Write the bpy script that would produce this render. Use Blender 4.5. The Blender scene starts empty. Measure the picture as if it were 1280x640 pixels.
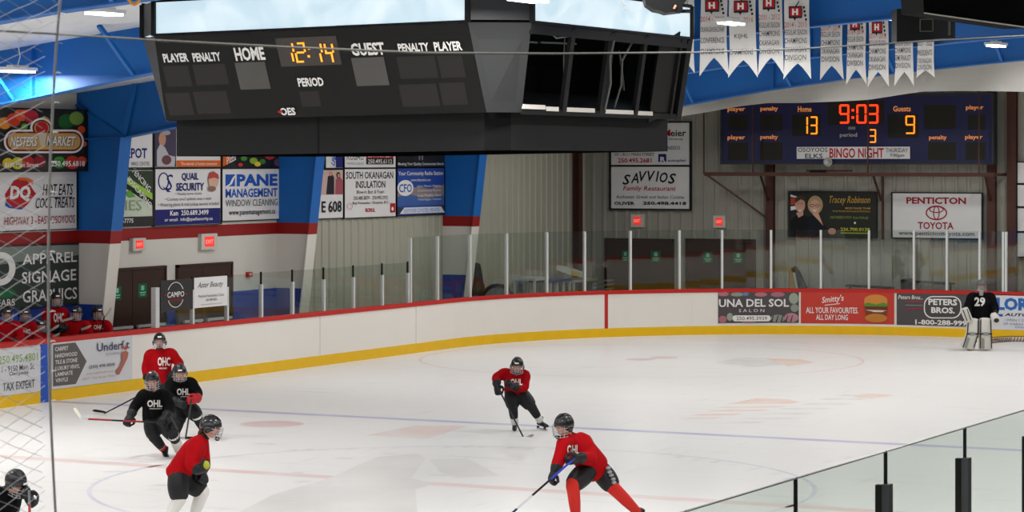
import bpy, math, random
from mathutils import Vector, Matrix
from mathutils.bvhtree import BVHTree
random.seed(7)
S = bpy.context.scene
COL = S.collection
# ------------------------------------------------------------------ camera
F = 3325.0                      # focal length in pixels of the 1280-wide frame
CAM_H = 4.1                     # eye height above the ice
HOR = 200.0                     # horizon row
YAW = math.radians(26.9)        # turned left of the rink's long axis
CA, SA = math.cos(YAW), math.sin(YAW)
cd = bpy.data.cameras.new('camera'); cam = bpy.data.objects.new('camera', cd); COL.objects.link(cam)
cam.location = (0, 0, CAM_H); cam.rotation_euler = (math.pi/2, 0, YAW)
cd.sensor_width = 36; cd.lens = 36*F/1280; cd.shift_y = -(320-HOR)/1280
cd.clip_start = 0.1; cd.clip_end = 300
S.camera = cam
cd.dof.use_dof = True; cd.dof.focus_distance = 38.0; cd.dof.aperture_fstop = 18.0
# ------------------------------------------------------------------ light and exposure
S.view_settings.view_transform = 'Standard'; S.view_settings.look = 'None'
S.view_settings.gamma = 1.0; S.view_settings.use_curve_mapping = False
S.view_settings.exposure = -0.70
LAMP_W = 175.0                  # power of each high bay lamp
LAMP_COL = (1.0, 0.985, 0.965)
wd = bpy.data.worlds.new('hall_world'); S.world = wd; wd.use_nodes = True
wd.node_tree.nodes['Background'].inputs[0].default_value = (0.95, 0.97, 1.0, 1)
wd.node_tree.nodes['Background'].inputs[1].default_value = 0.16

# ------------------------------------------------------------------ pixel rays -> places in the hall
FWD = Vector((-SA, CA, 0)); RGT = Vector((CA, SA, 0)); UP = Vector((0, 0, 1)); EYE = Vector((0, 0, CAM_H))
def ray(px, py): return FWD + RGT*((px-640)/F) + UP*((HOR-py)/F)
def P(px, py, z): return EYE + ray(px, py)*z
def on_ice(px, py, h=0.0): return P(px, py, (CAM_H-h)*F/(py-HOR))
def on_x(px, py, X):
    r = ray(px, py); return EYE + r*(X/r.x)
def on_y(px, py, Y):
    r = ray(px, py); return EYE + r*(Y/r.y)
def proj(p):
    d = Vector(p)-EYE; z = d.dot(FWD)
    return (640+F*d.dot(RGT)/z, HOR-F*d.z/z, z)

# ------------------------------------------------------------------ materials
def lin(h):
    if not isinstance(h, str): return tuple(h)
    h = h.lstrip('#'); o = []
    for i in (0, 2, 4):
        c = int(h[i:i+2], 16)/255
        o.append(c/12.92 if c <= .04045 else ((c+.055)/1.055)**2.4)
    return tuple(o)
_mats = {}
def mat(name, hexc, rough=0.6, metal=0.0, var=0.06, scale=6.0, bump=0.0, emit=0.0, spec=0.35):
    key = (name, str(hexc), rough, metal, var, scale, bump, emit)
    if key in _mats: return _mats[key]
    m = bpy.data.materials.new(name); m.use_nodes = True
    nt = m.node_tree; b = nt.nodes['Principled BSDF']
    c = lin(hexc)
    b.inputs['Roughness'].default_value = rough; b.inputs['Metallic'].default_value = metal
    b.inputs['Specular IOR Level'].default_value = spec
    if emit:
        b.inputs['Base Color'].default_value = (*c, 1)
        b.inputs['Emission Color'].default_value = (*c, 1); b.inputs['Emission Strength'].default_value = emit
    else:
        tc = nt.nodes.new('ShaderNodeTexCoord')
        n = nt.nodes.new('ShaderNodeTexNoise'); n.inputs['Scale'].default_value = scale; n.inputs['Detail'].default_value = 4
        nt.links.new(tc.outputs['Object'], n.inputs['Vector'])
        mx = nt.nodes.new('ShaderNodeMix'); mx.data_type = 'RGBA'
        mx.inputs[6].default_value = (*[v*(1-var) for v in c], 1); mx.inputs[7].default_value = (*[min(1, v*(1+var)) for v in c], 1)
        nt.links.new(n.outputs['Fac'], mx.inputs[0]); nt.links.new(mx.outputs[2], b.inputs['Base Color'])
        if bump:
            bp = nt.nodes.new('ShaderNodeBump'); bp.inputs['Strength'].default_value = bump; bp.inputs['Distance'].default_value = 0.05
            nt.links.new(n.outputs['Fac'], bp.inputs['Height']); nt.links.new(bp.outputs['Normal'], b.inputs['Normal'])
    _mats[key] = m
    return m
def ink(hexc): return mat('print_ink', hexc, 0.55, var=0.02, spec=0.2)
def glow(hexc, e): return mat('lit_face', hexc, 0.5, emit=e)

def glass_mat(name, tint, gloss=0.05):
    m = bpy.data.materials.new(name); m.use_nodes = True; nt = m.node_tree
    nt.nodes.remove(nt.nodes['Principled BSDF']); out = nt.nodes['Material Output']
    t = nt.nodes.new('ShaderNodeBsdfTransparent'); t.inputs[0].default_value = (*tint, 1)
    g = nt.nodes.new('ShaderNodeBsdfGlossy'); g.inputs['Roughness'].default_value = 0.02
    mx = nt.nodes.new('ShaderNodeMixShader'); mx.inputs[0].default_value = gloss
    nt.links.new(t.outputs[0], mx.inputs[1]); nt.links.new(g.outputs[0], mx.inputs[2])
    nt.links.new(mx.outputs[0], out.inputs[0])
    return m
M_GLASS = glass_mat('tempered_glass', (0.89, 0.925, 0.905))
M_NEARGLASS = glass_mat('green_tinted_glass', (0.875, 0.915, 0.892))

def mesh_fabric(name, hexc, alpha):
    m = bpy.data.materials.new(name); m.use_nodes = True; nt = m.node_tree
    b = nt.nodes['Principled BSDF']; b.inputs['Base Color'].default_value = (*lin(hexc), 1); b.inputs['Roughness'].default_value = .9
    tr = nt.nodes.new('ShaderNodeBsdfTransparent'); mx = nt.nodes.new('ShaderNodeMixShader')
    tl = nt.nodes.new('ShaderNodeBsdfTranslucent'); tl.inputs[0].default_value = (*lin(hexc), 1)
    m2 = nt.nodes.new('ShaderNodeMixShader'); m2.inputs[0].default_value = .35
    n = nt.nodes.new('ShaderNodeTexNoise'); n.inputs['Scale'].default_value = 1.2
    mr = nt.nodes.new('ShaderNodeMapRange'); mr.inputs[3].default_value = alpha-.12; mr.inputs[4].default_value = alpha+.12
    nt.links.new(n.outputs['Fac'], mr.inputs[0]); nt.links.new(mr.outputs[0], mx.inputs[0])
    nt.links.new(b.outputs[0], m2.inputs[1]); nt.links.new(tl.outputs[0], m2.inputs[2])
    nt.links.new(tr.outputs[0], mx.inputs[1]); nt.links.new(m2.outputs[0], mx.inputs[2])
    nt.links.new(mx.outputs[0], nt.nodes['Material Output'].inputs[0])
    return m

# ------------------------------------------------------------------ object helpers
def tag(o, label=None, cat=None, group=None, kind=None):
    if label: o['label'] = label
    if cat: o['category'] = cat
    if group: o['group'] = group
    if kind: o['kind'] = kind
    return o
def empty(name, loc, label=None, cat=None, group=None, kind=None):
    o = bpy.data.objects.new(name, None); COL.objects.link(o); o.location = loc; o.empty_display_size = .1
    return tag(o, label, cat, group, kind)
def wloc(o):
    v = Vector((0, 0, 0))
    while o: v += o.location; o = o.parent
    return v
class MB:
    """collects shapes in world coordinates, links them as ONE mesh object"""
    def __init__(s): s.v = []; s.f = []; s.m = []; s.slots = []
    def slot(s, m):
        if m not in s.slots: s.slots.append(m)
        return s.slots.index(m)
    def face(s, pts, m):
        b = len(s.v); s.v += [Vector(p) for p in pts]; s.f.append(tuple(range(b, b+len(pts)))); s.m.append(s.slot(m))
    def add(s, verts, faces, m):
        b = len(s.v); s.v += [Vector(p) for p in verts]; k = s.slot(m)
        for f in faces: s.f.append(tuple(i+b for i in f)); s.m.append(k)
    def hexa(s, p, m):   # p: 4 bottom + 4 top
        s.add(p, [(3, 2, 1, 0), (4, 5, 6, 7), (0, 1, 5, 4), (1, 2, 6, 5), (2, 3, 7, 6), (3, 0, 4, 7)], m)
    def box(s, a, b, m):
        x0, y0, z0 = a; x1, y1, z1 = b
        s.hexa([(x0, y0, z0), (x1, y0, z0), (x1, y1, z0), (x0, y1, z0), (x0, y0, z1), (x1, y0, z1), (x1, y1, z1), (x0, y1, z1)], m)
    def beam(s, a, b, w, h, m, up=UP):
        a = Vector(a); b = Vector(b); t = (b-a).normalized()
        x = t.cross(Vector(up))
        if x.length < 1e-3: x = t.cross(Vector((1, 0, 0)))
        x.normalize(); y = x.cross(t); x *= w/2; y *= h/2
        s.hexa([a-x-y, a+x-y, a+x+y, a-x+y, b-x-y, b+x-y, b+x+y, b-x+y], m)
    def rings(s, rings, m, caps=True):
        n = len(rings[0]); b = len(s.v)
        for r in rings: s.v += [Vector(p) for p in r]
        k = s.slot(m)
        for i in range(len(rings)-1):
            for j in range(n):
                s.f.append((b+i*n+j, b+i*n+(j+1) % n, b+(i+1)*n+(j+1) % n, b+(i+1)*n+j)); s.m.append(k)
        if caps:
            s.f.append(tuple(b+j for j in reversed(range(n)))); s.m.append(k)
            e = b+(len(rings)-1)*n; s.f.append(tuple(e+j for j in range(n))); s.m.append(k)
    def tube(s, pts, r, m, n=6):
        pts = [Vector(p) for p in pts]; rr = r if isinstance(r, (list, tuple)) else [r]*len(pts)
        out = []; x = None
        for i, p in enumerate(pts):
            t = (pts[min(i+1, len(pts)-1)]-pts[max(i-1, 0)]).normalized()
            if x is None: x = t.cross(UP) if abs(t.z) < .95 else t.cross(Vector((1, 0, 0)))
            x = x - t*x.dot(t); x.normalize(); y = t.cross(x)
            out.append([p+(x*math.cos(2*math.pi*j/n)+y*math.sin(2*math.pi*j/n))*rr[i] for j in range(n)])
        s.rings(out, m)
    def loft(s, pts, radii, wdir, m, n=14, sub=4, sq=1.0):
        """smooth tapered tube; radii: (along wdir, across); rounded ends"""
        pts = [Vector(p) for p in pts]; radii = [r if isinstance(r, tuple) else (r, r) for r in radii]
        P_, R_ = [], []
        def cr(a, b, c, d, t): return .5*((2*b)+(c-a)*t+(2*a-5*b+4*c-d)*t*t+(3*b-a-3*c+d)*t*t*t)
        for i in range(len(pts)-1):
            a, b, c, d = pts[max(i-1, 0)], pts[i], pts[i+1], pts[min(i+2, len(pts)-1)]
            ra, rb, rc, rd = radii[max(i-1, 0)], radii[i], radii[i+1], radii[min(i+2, len(pts)-1)]
            for k in range(sub):
                t = k/sub; P_.append(cr(a, b, c, d, t)); R_.append(tuple(max(.002, cr(ra[q], rb[q], rc[q], rd[q], t)) for q in (0, 1)))
        P_.append(pts[-1]); R_.append(radii[-1])
        out = []
        for i, p in enumerate(P_):
            t = (P_[min(i+1, len(P_)-1)]-P_[max(i-1, 0)]).normalized()
            w = Vector(wdir); w = w-t*w.dot(t)
            if w.length < 1e-3: w = t.orthogonal()
            w.normalize(); d = t.cross(w); a, b = R_[i]
            def ring(q, off):
                o = []
                for j in range(n):
                    c_, s_ = math.cos(2*math.pi*j/n), math.sin(2*math.pi*j/n)
                    if sq != 1.0: c_ = math.copysign(abs(c_)**sq, c_); s_ = math.copysign(abs(s_)**sq, s_)
                    o.append(p+t*off+(w*c_*a+d*s_*b)*q)
                return o
            e = min(a, b)
            if i == 0: out += [ring(.45, -.42*e), ring(.8, -.25*e)]
            out.append(ring(1, 0))
            if i == len(P_)-1: out += [ring(.8, .25*e), ring(.45, .42*e)]
        s.rings(out, m)
    def ellipsoid(s, c, axes, m, nu=14, nv=9):
        c = Vector(c); ax = [Vector(a) for a in axes]; out = []
        for i in range(1, nv):
            th = math.pi*i/nv
            out.append([c+(ax[0]*math.cos(2*math.pi*j/nu)+ax[1]*math.sin(2*math.pi*j/nu))*math.sin(th)-ax[2]*math.cos(th) for j in range(nu)])
        s.rings(out, m)
    def build(s, name, parent=None, smooth=False, loc=None):
        o0 = wloc(parent) if parent else Vector(loc if loc is not None else (0, 0, 0))
        me = bpy.data.meshes.new(name); me.from_pydata([v-o0 for v in s.v], [], s.f)
        for m in s.slots: me.materials.append(m)
        me.polygons.foreach_set('material_index', s.m)
        if smooth: me.polygons.foreach_set('use_smooth', [True]*len(s.f))
        me.update()
        o = bpy.data.objects.new(name, me); COL.objects.link(o)
        if parent: o.parent = parent
        else: o.location = o0
        return o
def copy_tree(o, parent=None):
    c = o.copy(); COL.objects.link(c)
    if parent: c.parent = parent
    for ch in list(o.children): copy_tree(ch, c)
    return c

# ------------------------------------------------------------------ lettering
_txt = {}
def text_mesh(body, bold=0.0, shear=0.0):
    k = (body, bold, shear)
    if k in _txt: return _txt[k]
    cu = bpy.data.curves.new('lettering', 'FONT'); cu.body = body; cu.offset = bold; cu.shear = shear; cu.resolution_u = 2
    o = bpy.data.objects.new('lettering', cu); COL.objects.link(o)
    dg = bpy.context.evaluated_depsgraph_get(); me = bpy.data.meshes.new_from_object(o.evaluated_get(dg))
    v = [Vector(p.co) for p in me.vertices]; f = [tuple(p.vertices) for p in me.polygons]
    bpy.data.objects.remove(o); bpy.data.curves.remove(cu); bpy.data.meshes.remove(me)
    x0 = min(p.x for p in v); x1 = max(p.x for p in v); y0 = min(p.y for p in v); y1 = max(p.y for p in v)
    r = ([((p.x-x0)/max(1e-6, x1-x0), (p.y-y0)/max(1e-6, y1-y0)) for p in v], f)
    _txt[k] = r
    return r

class Plane:
    """flat surface; (s, h) metres along u and v, off along the normal"""
    def __init__(s, o, u, v, n): s.o, s.u, s.v, s.n = Vector(o), Vector(u), Vector(v), Vector(n)
    def at(s, a, h, off): return s.o+s.u*a+s.v*h+s.n*off
    def inv(s, px, py):
        r = ray(px, py); t = (s.o-EYE).dot(s.n)/r.dot(s.n); d = EYE+r*t-s.o
        return d.dot(s.u), d.dot(s.v)
# the rink boards as a path: left straight, far left corner, far end, far right corner, near straight
BX, BY, BR, NX = -27.4, 59.6, 8.5, -4.5
ARC = BR*math.pi/2; S1 = BY-BR; S2 = S1+ARC; S3 = S2+(NX-BR)-(BX+BR); S4 = S3+ARC; S5 = S4+(BY-BR)+3
def path(s, off=0.0):
    if s <= S1: return Vector((BX+off, s, 0))
    if s <= S2:
        a = (s-S1)/BR; r = BR-off; return Vector((BX+BR-r*math.cos(a), BY-BR+r*math.sin(a), 0))
    if s <= S3: return Vector((BX+BR+(s-S2), BY-off, 0))
    if s <= S4:
        a = (s-S3)/BR; r = BR-off; return Vector((NX-BR+r*math.sin(a), BY-BR+r*math.cos(a), 0))
    return Vector((NX-off, BY-BR-(s-S4), 0))
_tab = []
_s = 8.0
while _s < S3:
    _tab.append((proj(path(_s))[0], _s)); _s += .05
class Boards:
    def at(s, a, h, off): return path(a, off)+UP*h
    def inv(s, px, py):
        for i in range(len(_tab)-1):
            if _tab[i][0] <= px <= _tab[i+1][0]:
                t = (px-_tab[i][0])/(_tab[i+1][0]-_tab[i][0]); a = _tab[i][1]+t*.05; break
        else: a = _tab[0][1] if px < _tab[0][0] else _tab[-1][1]+(px-_tab[-1][0])*.0175
        z = proj(path(a))[2]
        return a, CAM_H-(py-HOR)*z/F
BOARDS = Boards()
WX, WY = -28.75, 60.7            # left wall and end wall
LEFT = Plane((WX, 0, 0), (0, 1, 0), (0, 0, 1), (1, 0, 0))
END = Plane((0, WY, 0), (1, 0, 0), (0, 0, 1), (0, -1, 0))

class Art:
    """flat print laid on a surface, built from pixel-measured boxes"""
    def __init__(s, surf, off, step=.0018): s.surf = surf; s.off = off; s.step = step; s.mb = MB()
    def nxt(s): s.off += s.step; return s.off
    def poly(s, pts, m, local=False):
        o = s.nxt(); q = [s.surf.at(*((p[0], p[1]) if local else s.surf.inv(*p)), o) for p in pts]
        s.mb.face(q, m)
    def rect(s, x0, y0, x1, y1, m, sub=1):
        sub = max(sub, int(abs(x1-x0)/10)) if s.surf.__class__.__name__ == 'Boards' else sub
        xm, ym = (x0+x1)/2, (y0+y1)/2; o = s.nxt()
        a0 = s.surf.inv(x0, ym)[0]; a1 = s.surf.inv(x1, ym)[0]; h1 = s.surf.inv(xm, y0)[1]; h0 = s.surf.inv(xm, y1)[1]
        for i in range(sub):
            b0 = a0+(a1-a0)*i/sub; b1 = a0+(a1-a0)*(i+1)/sub
            s.mb.face([s.surf.at(b0, h0, o), s.surf.at(b1, h0, o), s.surf.at(b1, h1, o), s.surf.at(b0, h1, o)], m)
    def ell(s, cx, cy, rx, ry, m, n=20):
        a0, h0 = s.surf.inv(cx, cy); ra = s.surf.inv(cx+rx, cy)[0]-a0; rh = s.surf.inv(cx, cy-ry)[1]-h0
        s.poly([(a0+ra*math.cos(2*math.pi*i/n), h0+rh*math.sin(2*math.pi*i/n)) for i in range(n)], m, True)
    def ring(s, cx, cy, rx, ry, w, m, n=28, a_from=0, a_to=360):
        a0, h0 = s.surf.inv(cx, cy); ra = s.surf.inv(cx+rx, cy)[0]-a0; rh = s.surf.inv(cx, cy-ry)[1]-h0; o = s.nxt()
        k = 1-w/rx; k2 = 1-w/ry
        for i in range(n):
            t0 = math.radians(a_from+(a_to-a_from)*i/n); t1 = math.radians(a_from+(a_to-a_from)*(i+1)/n)
            s.mb.face([s.surf.at(a0+ra*k*math.cos(t0), h0+rh*k2*math.sin(t0), o), s.surf.at(a0+ra*math.cos(t0), h0+rh*math.sin(t0), o),
                       s.surf.at(a0+ra*math.cos(t1), h0+rh*math.sin(t1), o), s.surf.at(a0+ra*k*math.cos(t1), h0+rh*k2*math.sin(t1), o)], m)
    def rrect(s, x0, y0, x1, y1, r, m):
        o = s.nxt(); cols = []
        xs = [x0+r-r*math.cos(math.radians(k*15)) for k in range(7)]; xs += [x0+r+(x1-x0-2*r)*k/8 for k in range(1, 9)]+[x1-r+r*math.sin(math.radians(k*15)) for k in range(1, 7)]
        for x in xs:
            e = max(0, x0+r-x, x-(x1-r)); d = r-math.sqrt(max(0, r*r-e*e)); cols.append((s.surf.inv(x, y0+d), s.surf.inv(x, y1-d)))
        for (p, q), (p2, q2) in zip(cols, cols[1:]):
            s.mb.face([s.surf.at(*q, o), s.surf.at(*q2, o), s.surf.at(*p2, o), s.surf.at(*p, o)], m)
        return
        pts = []
        for cx, cy, a in ((x1-r, y0+r, -90), (x1-r, y1-r, 0), (x0+r, y1-r, 90), (x0+r, y0+r, 180)):
            for k in range(5):
                t = math.radians(a+22.5*k); pts.append((cx+r*math.cos(t), cy+r*math.sin(t)))
        s.poly(pts, m)
    def text(s, body, x0, y0, x1, y1, m, bold=0.0, shear=0.0, rot=0.0):
        vs, fs = text_mesh(body, bold, shear); o = s.nxt(); xm, ym = (x0+x1)/2, (y0+y1)/2
        a0 = s.surf.inv(x0, ym)[0]; a1 = s.surf.inv(x1, ym)[0]; h1 = s.surf.inv(xm, y0)[1]; h0 = s.surf.inv(xm, y1)[1]
        ac, hc = (a0+a1)/2, (h0+h1)/2; c, sn = math.cos(rot), math.sin(rot); out = []
        for u, v in vs:
            da = (u-.5)*(a1-a0); dh = (v-.5)*(h1-h0)
            out.append(s.surf.at(ac+da*c-dh*sn, hc+da*sn+dh*c, o))
        s.mb.add(out, fs, m)
    def digits(s, txt, x0, y0, x1, y1, m, w=2.2, gap=3.0, lean=0.0):
        SEG = {'0': 'abcdef', '1': 'bc', '2': 'abged', '3': 'abgcd', '4': 'fgbc', '9': 'abfgcd'}
        n = sum(.35 if c == ':' else 1 for c in txt); cw = ((x1-x0)-gap*(len(txt)-1))/n; x = x0; ym = (y0+y1)/2
        for ch in txt:
            if ch == ':':
                for yy in (y0+.3*(y1-y0), y0+.68*(y1-y0)): s.rect(x+cw*.05, yy-w*.6, x+cw*.3, yy+w*.6, m)
                x += cw*.35+gap; continue
            L = {'a': (x+w*.5, y0, x+cw-w*.5, y0+w), 'd': (x+w*.5, y1-w, x+cw-w*.5, y1), 'g': (x+w*.5, ym-w/2, x+cw-w*.5, ym+w/2),
                 'f': (x, y0+w*.5, x+w, ym-w*.3), 'b': (x+cw-w, y0+w*.5, x+cw, ym-w*.3), 'e': (x, ym+w*.3, x+w, y1-w*.5), 'c': (x+cw-w, ym+w*.3, x+cw, y1-w*.5)}
            for k in SEG[ch]: s.rect(*L[k], m)
            x += cw+gap
def sign(name, surf, box, label, cat, bg, frame=None, fw=1.5, depth=.05, base=.0, group=None, sub=1):
    """panel (and frame) on a surface; returns (root, Art) for the print"""
    x0, y0, x1, y1 = box; xm, ym = (x0+x1)/2, (y0+y1)/2
    a0 = surf.inv(x0, ym)[0]; a1 = surf.inv(x1, ym)[0]; h1 = surf.inv(xm, y0)[1]; h0 = surf.inv(xm, y1)[1]
    root = empty(name, surf.at((a0+a1)/2, h0, base), label, cat, group)
    mb = MB()
    for i in range(sub):
        b0 = a0+(a1-a0)*i/sub; b1 = a0+(a1-a0)*(i+1)/sub
        mb.hexa([surf.at(b0, h0, base), surf.at(b1, h0, base), surf.at(b1, h0, base+depth), surf.at(b0, h0, base+depth),
                 surf.at(b0, h1, base), surf.at(b1, h1, base), surf.at(b1, h1, base+depth), surf.at(b0, h1, base+depth)], bg)
    mb.build('panel', root)
    if frame:
        fm = MB(); w = abs(a1-a0)/abs(x1-x0)*fw*1.3; wh = abs(h1-h0)/abs(y1-y0)*fw; d0, d1 = base-.0, base+depth+.015
        for (p, q, r, t) in ((a0-w, a0+w*.2, h0-wh, h1+wh), (a1-w*.2, a1+w, h0-wh, h1+wh), (a0+w*.2, a1-w*.2, h0-wh, h0+wh*.2), (a0+w*.2, a1-w*.2, h1-wh*.2, h1+wh)):
            fm.hexa([surf.at(p, r, d0), surf.at(q, r, d0), surf.at(q, r, d1), surf.at(p, r, d1), surf.at(p, t, d0), surf.at(q, t, d0), surf.at(q, t, d1), surf.at(p, t, d1)], frame)
        fm.build('frame', root)
    return root, Art(surf, base+depth)

# ------------------------------------------------------------------ shared materials
M_WHITE = mat('white_paint', '#d6d1c8', .55, var=.04, scale=1.5)
M_BOARD = mat('white_board_plastic', '#e9e4dc', .35, var=.03, scale=1.2)
M_BEIGE = mat('beige_steel_siding', '#a8a697', .55, var=.05, scale=.8)
M_BEIGE2 = mat('grey_beige_siding', '#98958a', .6, var=.06, scale=.8)
M_BLUE = mat('blue_steel_paint', '#1462ae', .45, var=.06, scale=1.5)
M_DADO = mat('deep_blue_paint', '#1b3f9a', .5, var=.06)
M_RED = mat('red_stripe_paint', '#8e1411', .55, var=.05)
M_CAP = mat('red_cap_plastic', '#bd211b', .4, var=.04)
M_YEL = mat('yellow_kick_plastic', '#e8b90c', .4, var=.08, scale=3)
M_BLACK = mat('black_plastic', '#0c0d0e', .5, spec=.2)
M_DARK = mat('dark_grey_metal', '#2a2c2e', .5)
M_ALU = mat('white_aluminium', '#d4d6d4', .4, .2)
M_BROWN = mat('brown_primer_steel', '#4a2a20', .6, var=.1)
M_DOOR = mat('brown_door_paint', '#3a2219', .45, var=.08)
M_CONC = mat('grey_concrete', '#8a8780', .8, var=.1, scale=2, bump=.1)
M_INSUL = mat('white_roof_liner', '#d5d8da', .7, var=.07, scale=2.5, bump=.5)
M_SCREEN = mat('black_board_face', '#0b0b0b', .45, var=.05, spec=.2)
WHT = ink('#e6e4e0'); BLK = ink('#1d1d20'); NAVY = ink('#23256b'); REDI = ink('#b21c22')
# ================================================================== THE SHELL
mb = MB(); mb.box((-32, -8, -.3), (6, 66, -.012), M_CONC); tag(mb.build('floor'), 'grey concrete slab around the rink', kind='structure')
# ---- ice
def ice_material():
    m = bpy.data.materials.new('rink_ice'); m.use_nodes = True; nt = m.node_tree; b = nt.nodes['Principled BSDF']
    tc = nt.nodes.new('ShaderNodeTexCoord')
    def noise(scale, mapping, detail=5):
        mp = nt.nodes.new('ShaderNodeMapping'); mp.inputs['Scale'].default_value = mapping; mp.inputs['Rotation'].default_value = (0, 0, random.uniform(-.5, .5))
        n = nt.nodes.new('ShaderNodeTexNoise'); n.inputs['Scale'].default_value = scale; n.inputs['Detail'].default_value = detail
        nt.links.new(tc.outputs['Object'], mp.inputs['Vector']); nt.links.new(mp.outputs[0], n.inputs['Vector']); return n.outputs['Fac']
    def ramp(src, a, b_, lo, hi):
        r = nt.nodes.new('ShaderNodeMapRange'); r.inputs[1].default_value = a; r.inputs[2].default_value = b_; r.inputs[3].default_value = lo; r.inputs[4].default_value = hi
        nt.links.new(src, r.inputs[0]); return r.outputs[0]
    def mul(a, c):
        k = nt.nodes.new('ShaderNodeMath'); k.operation = 'MULTIPLY'; nt.links.new(a, k.inputs[0]); nt.links.new(c, k.inputs[1]); return k.outputs[0]
    big = ramp(noise(.25, (1, 1, 1)), .3, .7, .97, 1.0)
    scr = ramp(noise(1.0, (.5, 3.2, 1)), .60, .72, 1.0, .91)
    scr2 = ramp(noise(1.6, (3.5, .35, 1)), .61, .73, 1.0, .93)
    fac = mul(mul(big, scr), scr2)
    mx = nt.nodes.new('ShaderNodeMix'); mx.data_type = 'RGBA'; mx.inputs[6].default_value = (0, 0, 0, 1); mx.inputs[7].default_value = (*lin('#efedea'), 1)
    nt.links.new(fac, mx.inputs[0]); nt.links.new(mx.outputs[2], b.inputs['Base Color'])
    b.inputs['Roughness'].default_value = .3; b.inputs['Specular IOR Level'].default_value = .05
    return m
M_ICE = ice_material()
ip = [path(s) for s in [-5, S1]+[S1+ARC*i/14 for i in range(1, 15)]+[S3]+[S3+ARC*i/14 for i in range(1, 15)]+[S5]]
mb = MB(); mb.face([p for p in reversed(ip)], M_ICE); mb.face([p-UP*.01 for p in ip], M_ICE)
ice = tag(mb.build('floor_ice'), 'white scraped ice sheet with faint painted lines', kind='structure')

def paint(name, hexc, fade=.45, scale=1.2):
    """faint paint under the ice"""
    m = bpy.data.materials.new(name); m.use_nodes = True; nt = m.node_tree; b = nt.nodes['Principled BSDF']
    n = nt.nodes.new('ShaderNodeTexNoise'); n.inputs['Scale'].default_value = scale; n.inputs['Detail'].default_value = 6
    tc = nt.nodes.new('ShaderNodeTexCoord'); nt.links.new(tc.outputs['Object'], n.inputs['Vector'])
    mx = nt.nodes.new('ShaderNodeMix'); mx.data_type = 'RGBA'; mx.inputs[6].default_value = (*lin(hexc), 1); mx.inputs[7].default_value = (*lin('#ebe9e5'), 1)
    r = nt.nodes.new('ShaderNodeMapRange'); r.inputs[1].default_value = .35; r.inputs[2].default_value = .72; r.inputs[3].default_value = 0; r.inputs[4].default_value = fade*2
    nt.links.new(n.outputs['Fac'], r.inputs[0]); nt.links.new(r.outputs[0], mx.inputs[0]); nt.links.new(mx.outputs[2], b.inputs['Base Color'])
    b.inputs['Roughness'].default_value = .35; b.inputs['Specular IOR Level'].default_value = .25
    return m
I_BLUE = paint('faint_blue_line_paint', '#b9b8d4', .15); I_RED = paint('faint_red_line_paint', '#e6cbc6', .3); I_GREY = paint('faint_grey_logo_paint', '#dad6d2', .45, .5); I_CIRC = paint('faint_circle_paint', '#cfcde0', .35)
I_PINK = paint('faint_pink_paint', '#e6cfc6', .35); I_ORG = paint('faint_orange_paint', '#ecccbe', .35); I_DOT = paint('faint_red_dot_paint', '#e3c4c0', .35); I_SCR = paint('grey_scuff_paint', '#dad7d4', .5, 2.5)
def ring_on_ice(mb, cx, cy, r, w, m, z=.0007, n=72):
    for i in range(n):
        a, b = 2*math.pi*i/n, 2*math.pi*(i+1)/n
        mb.face([(cx+(r-w)*math.cos(a), cy+(r-w)*math.sin(a), z), (cx+r*math.cos(a), cy+r*math.sin(a), z), (cx+r*math.cos(b), cy+r*math.sin(b), z), (cx+(r-w)*math.cos(b), cy+(r-w)*math.sin(b), z)], m)
def disc_on_ice(mb, cx, cy, r, m, z=.0007): mb.face([(cx+r*math.cos(i*.3142), cy+r*math.sin(i*.3142), z) for i in range(20)], m)
CX0 = (BX+NX)/2
def strip(name, y, w, m):
    b = MB(); b.face([(BX, y-w/2, .0007), (NX, y-w/2, .0007), (NX, y+w/2, .0007), (BX, y+w/2, .0007)], m); b.build(name, ice)
strip('blue_line', 36.75, .26, I_BLUE); strip('centre_line', 29.6, .30, I_RED)
b = MB(); b.face([(BX+1.9, 56.05, .0007), (NX-1.9, 56.05, .0007), (NX-1.9, 56.1, .0007), (BX+1.9, 56.1, .0007)], I_RED); b.build('goal_line', ice)
b = MB(); ring_on_ice(b, CX0+.1, 29.6, 4.57, .06, I_CIRC); b.build('centre_circle', ice)
b = MB(); ring_on_ice(b, -22.4, 50.0, 4.57, .06, I_RED); disc_on_ice(b, -22.4, 50.0, .32, I_DOT); b.build('face_off_circle', ice)
b = MB(); disc_on_ice(b, *on_ice(340, 530).xy, .5, I_DOT); disc_on_ice(b, *on_ice(830, 447).xy, .3, I_DOT); b.build('face_off_dot', ice)
b = MB()
_zz = [.0008]
def ipoly(mb, pts, m, z=None):
    _zz[0] += .00002; z = z or _zz[0]
    mb.face([on_ice(x, y)+UP*z for x, y in reversed(pts)], m)
ipoly(b, [(290, 645), (340, 619), (413, 597), (450, 580), (474, 571), (523, 567), (532, 573), (514, 598), (545, 604), (519, 612), (522, 645)], I_GREY)
ipoly(b, [(536, 574), (584, 573), (626, 595), (570, 597), (550, 590)], I_GREY)
ipoly(b, [(395, 604), (440, 596), (448, 600), (410, 610)], I_SCR)
b.build('centre_logo', ice)
b = MB(); ipoly(b, [(458, 544), (519, 532), (584, 532.5), (535, 548)], I_PINK)
for x0, y0, x1 in ((848, 524, 905), (862, 519.5, 930), (880, 514.5, 965), (893, 510, 985), (905, 505, 1000)):
    ipoly(b, [(x0, y0), (x0+14, y0-1.8), (x1, y0-2.5), (x1-12, y0-.6)], I_ORG)
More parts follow.
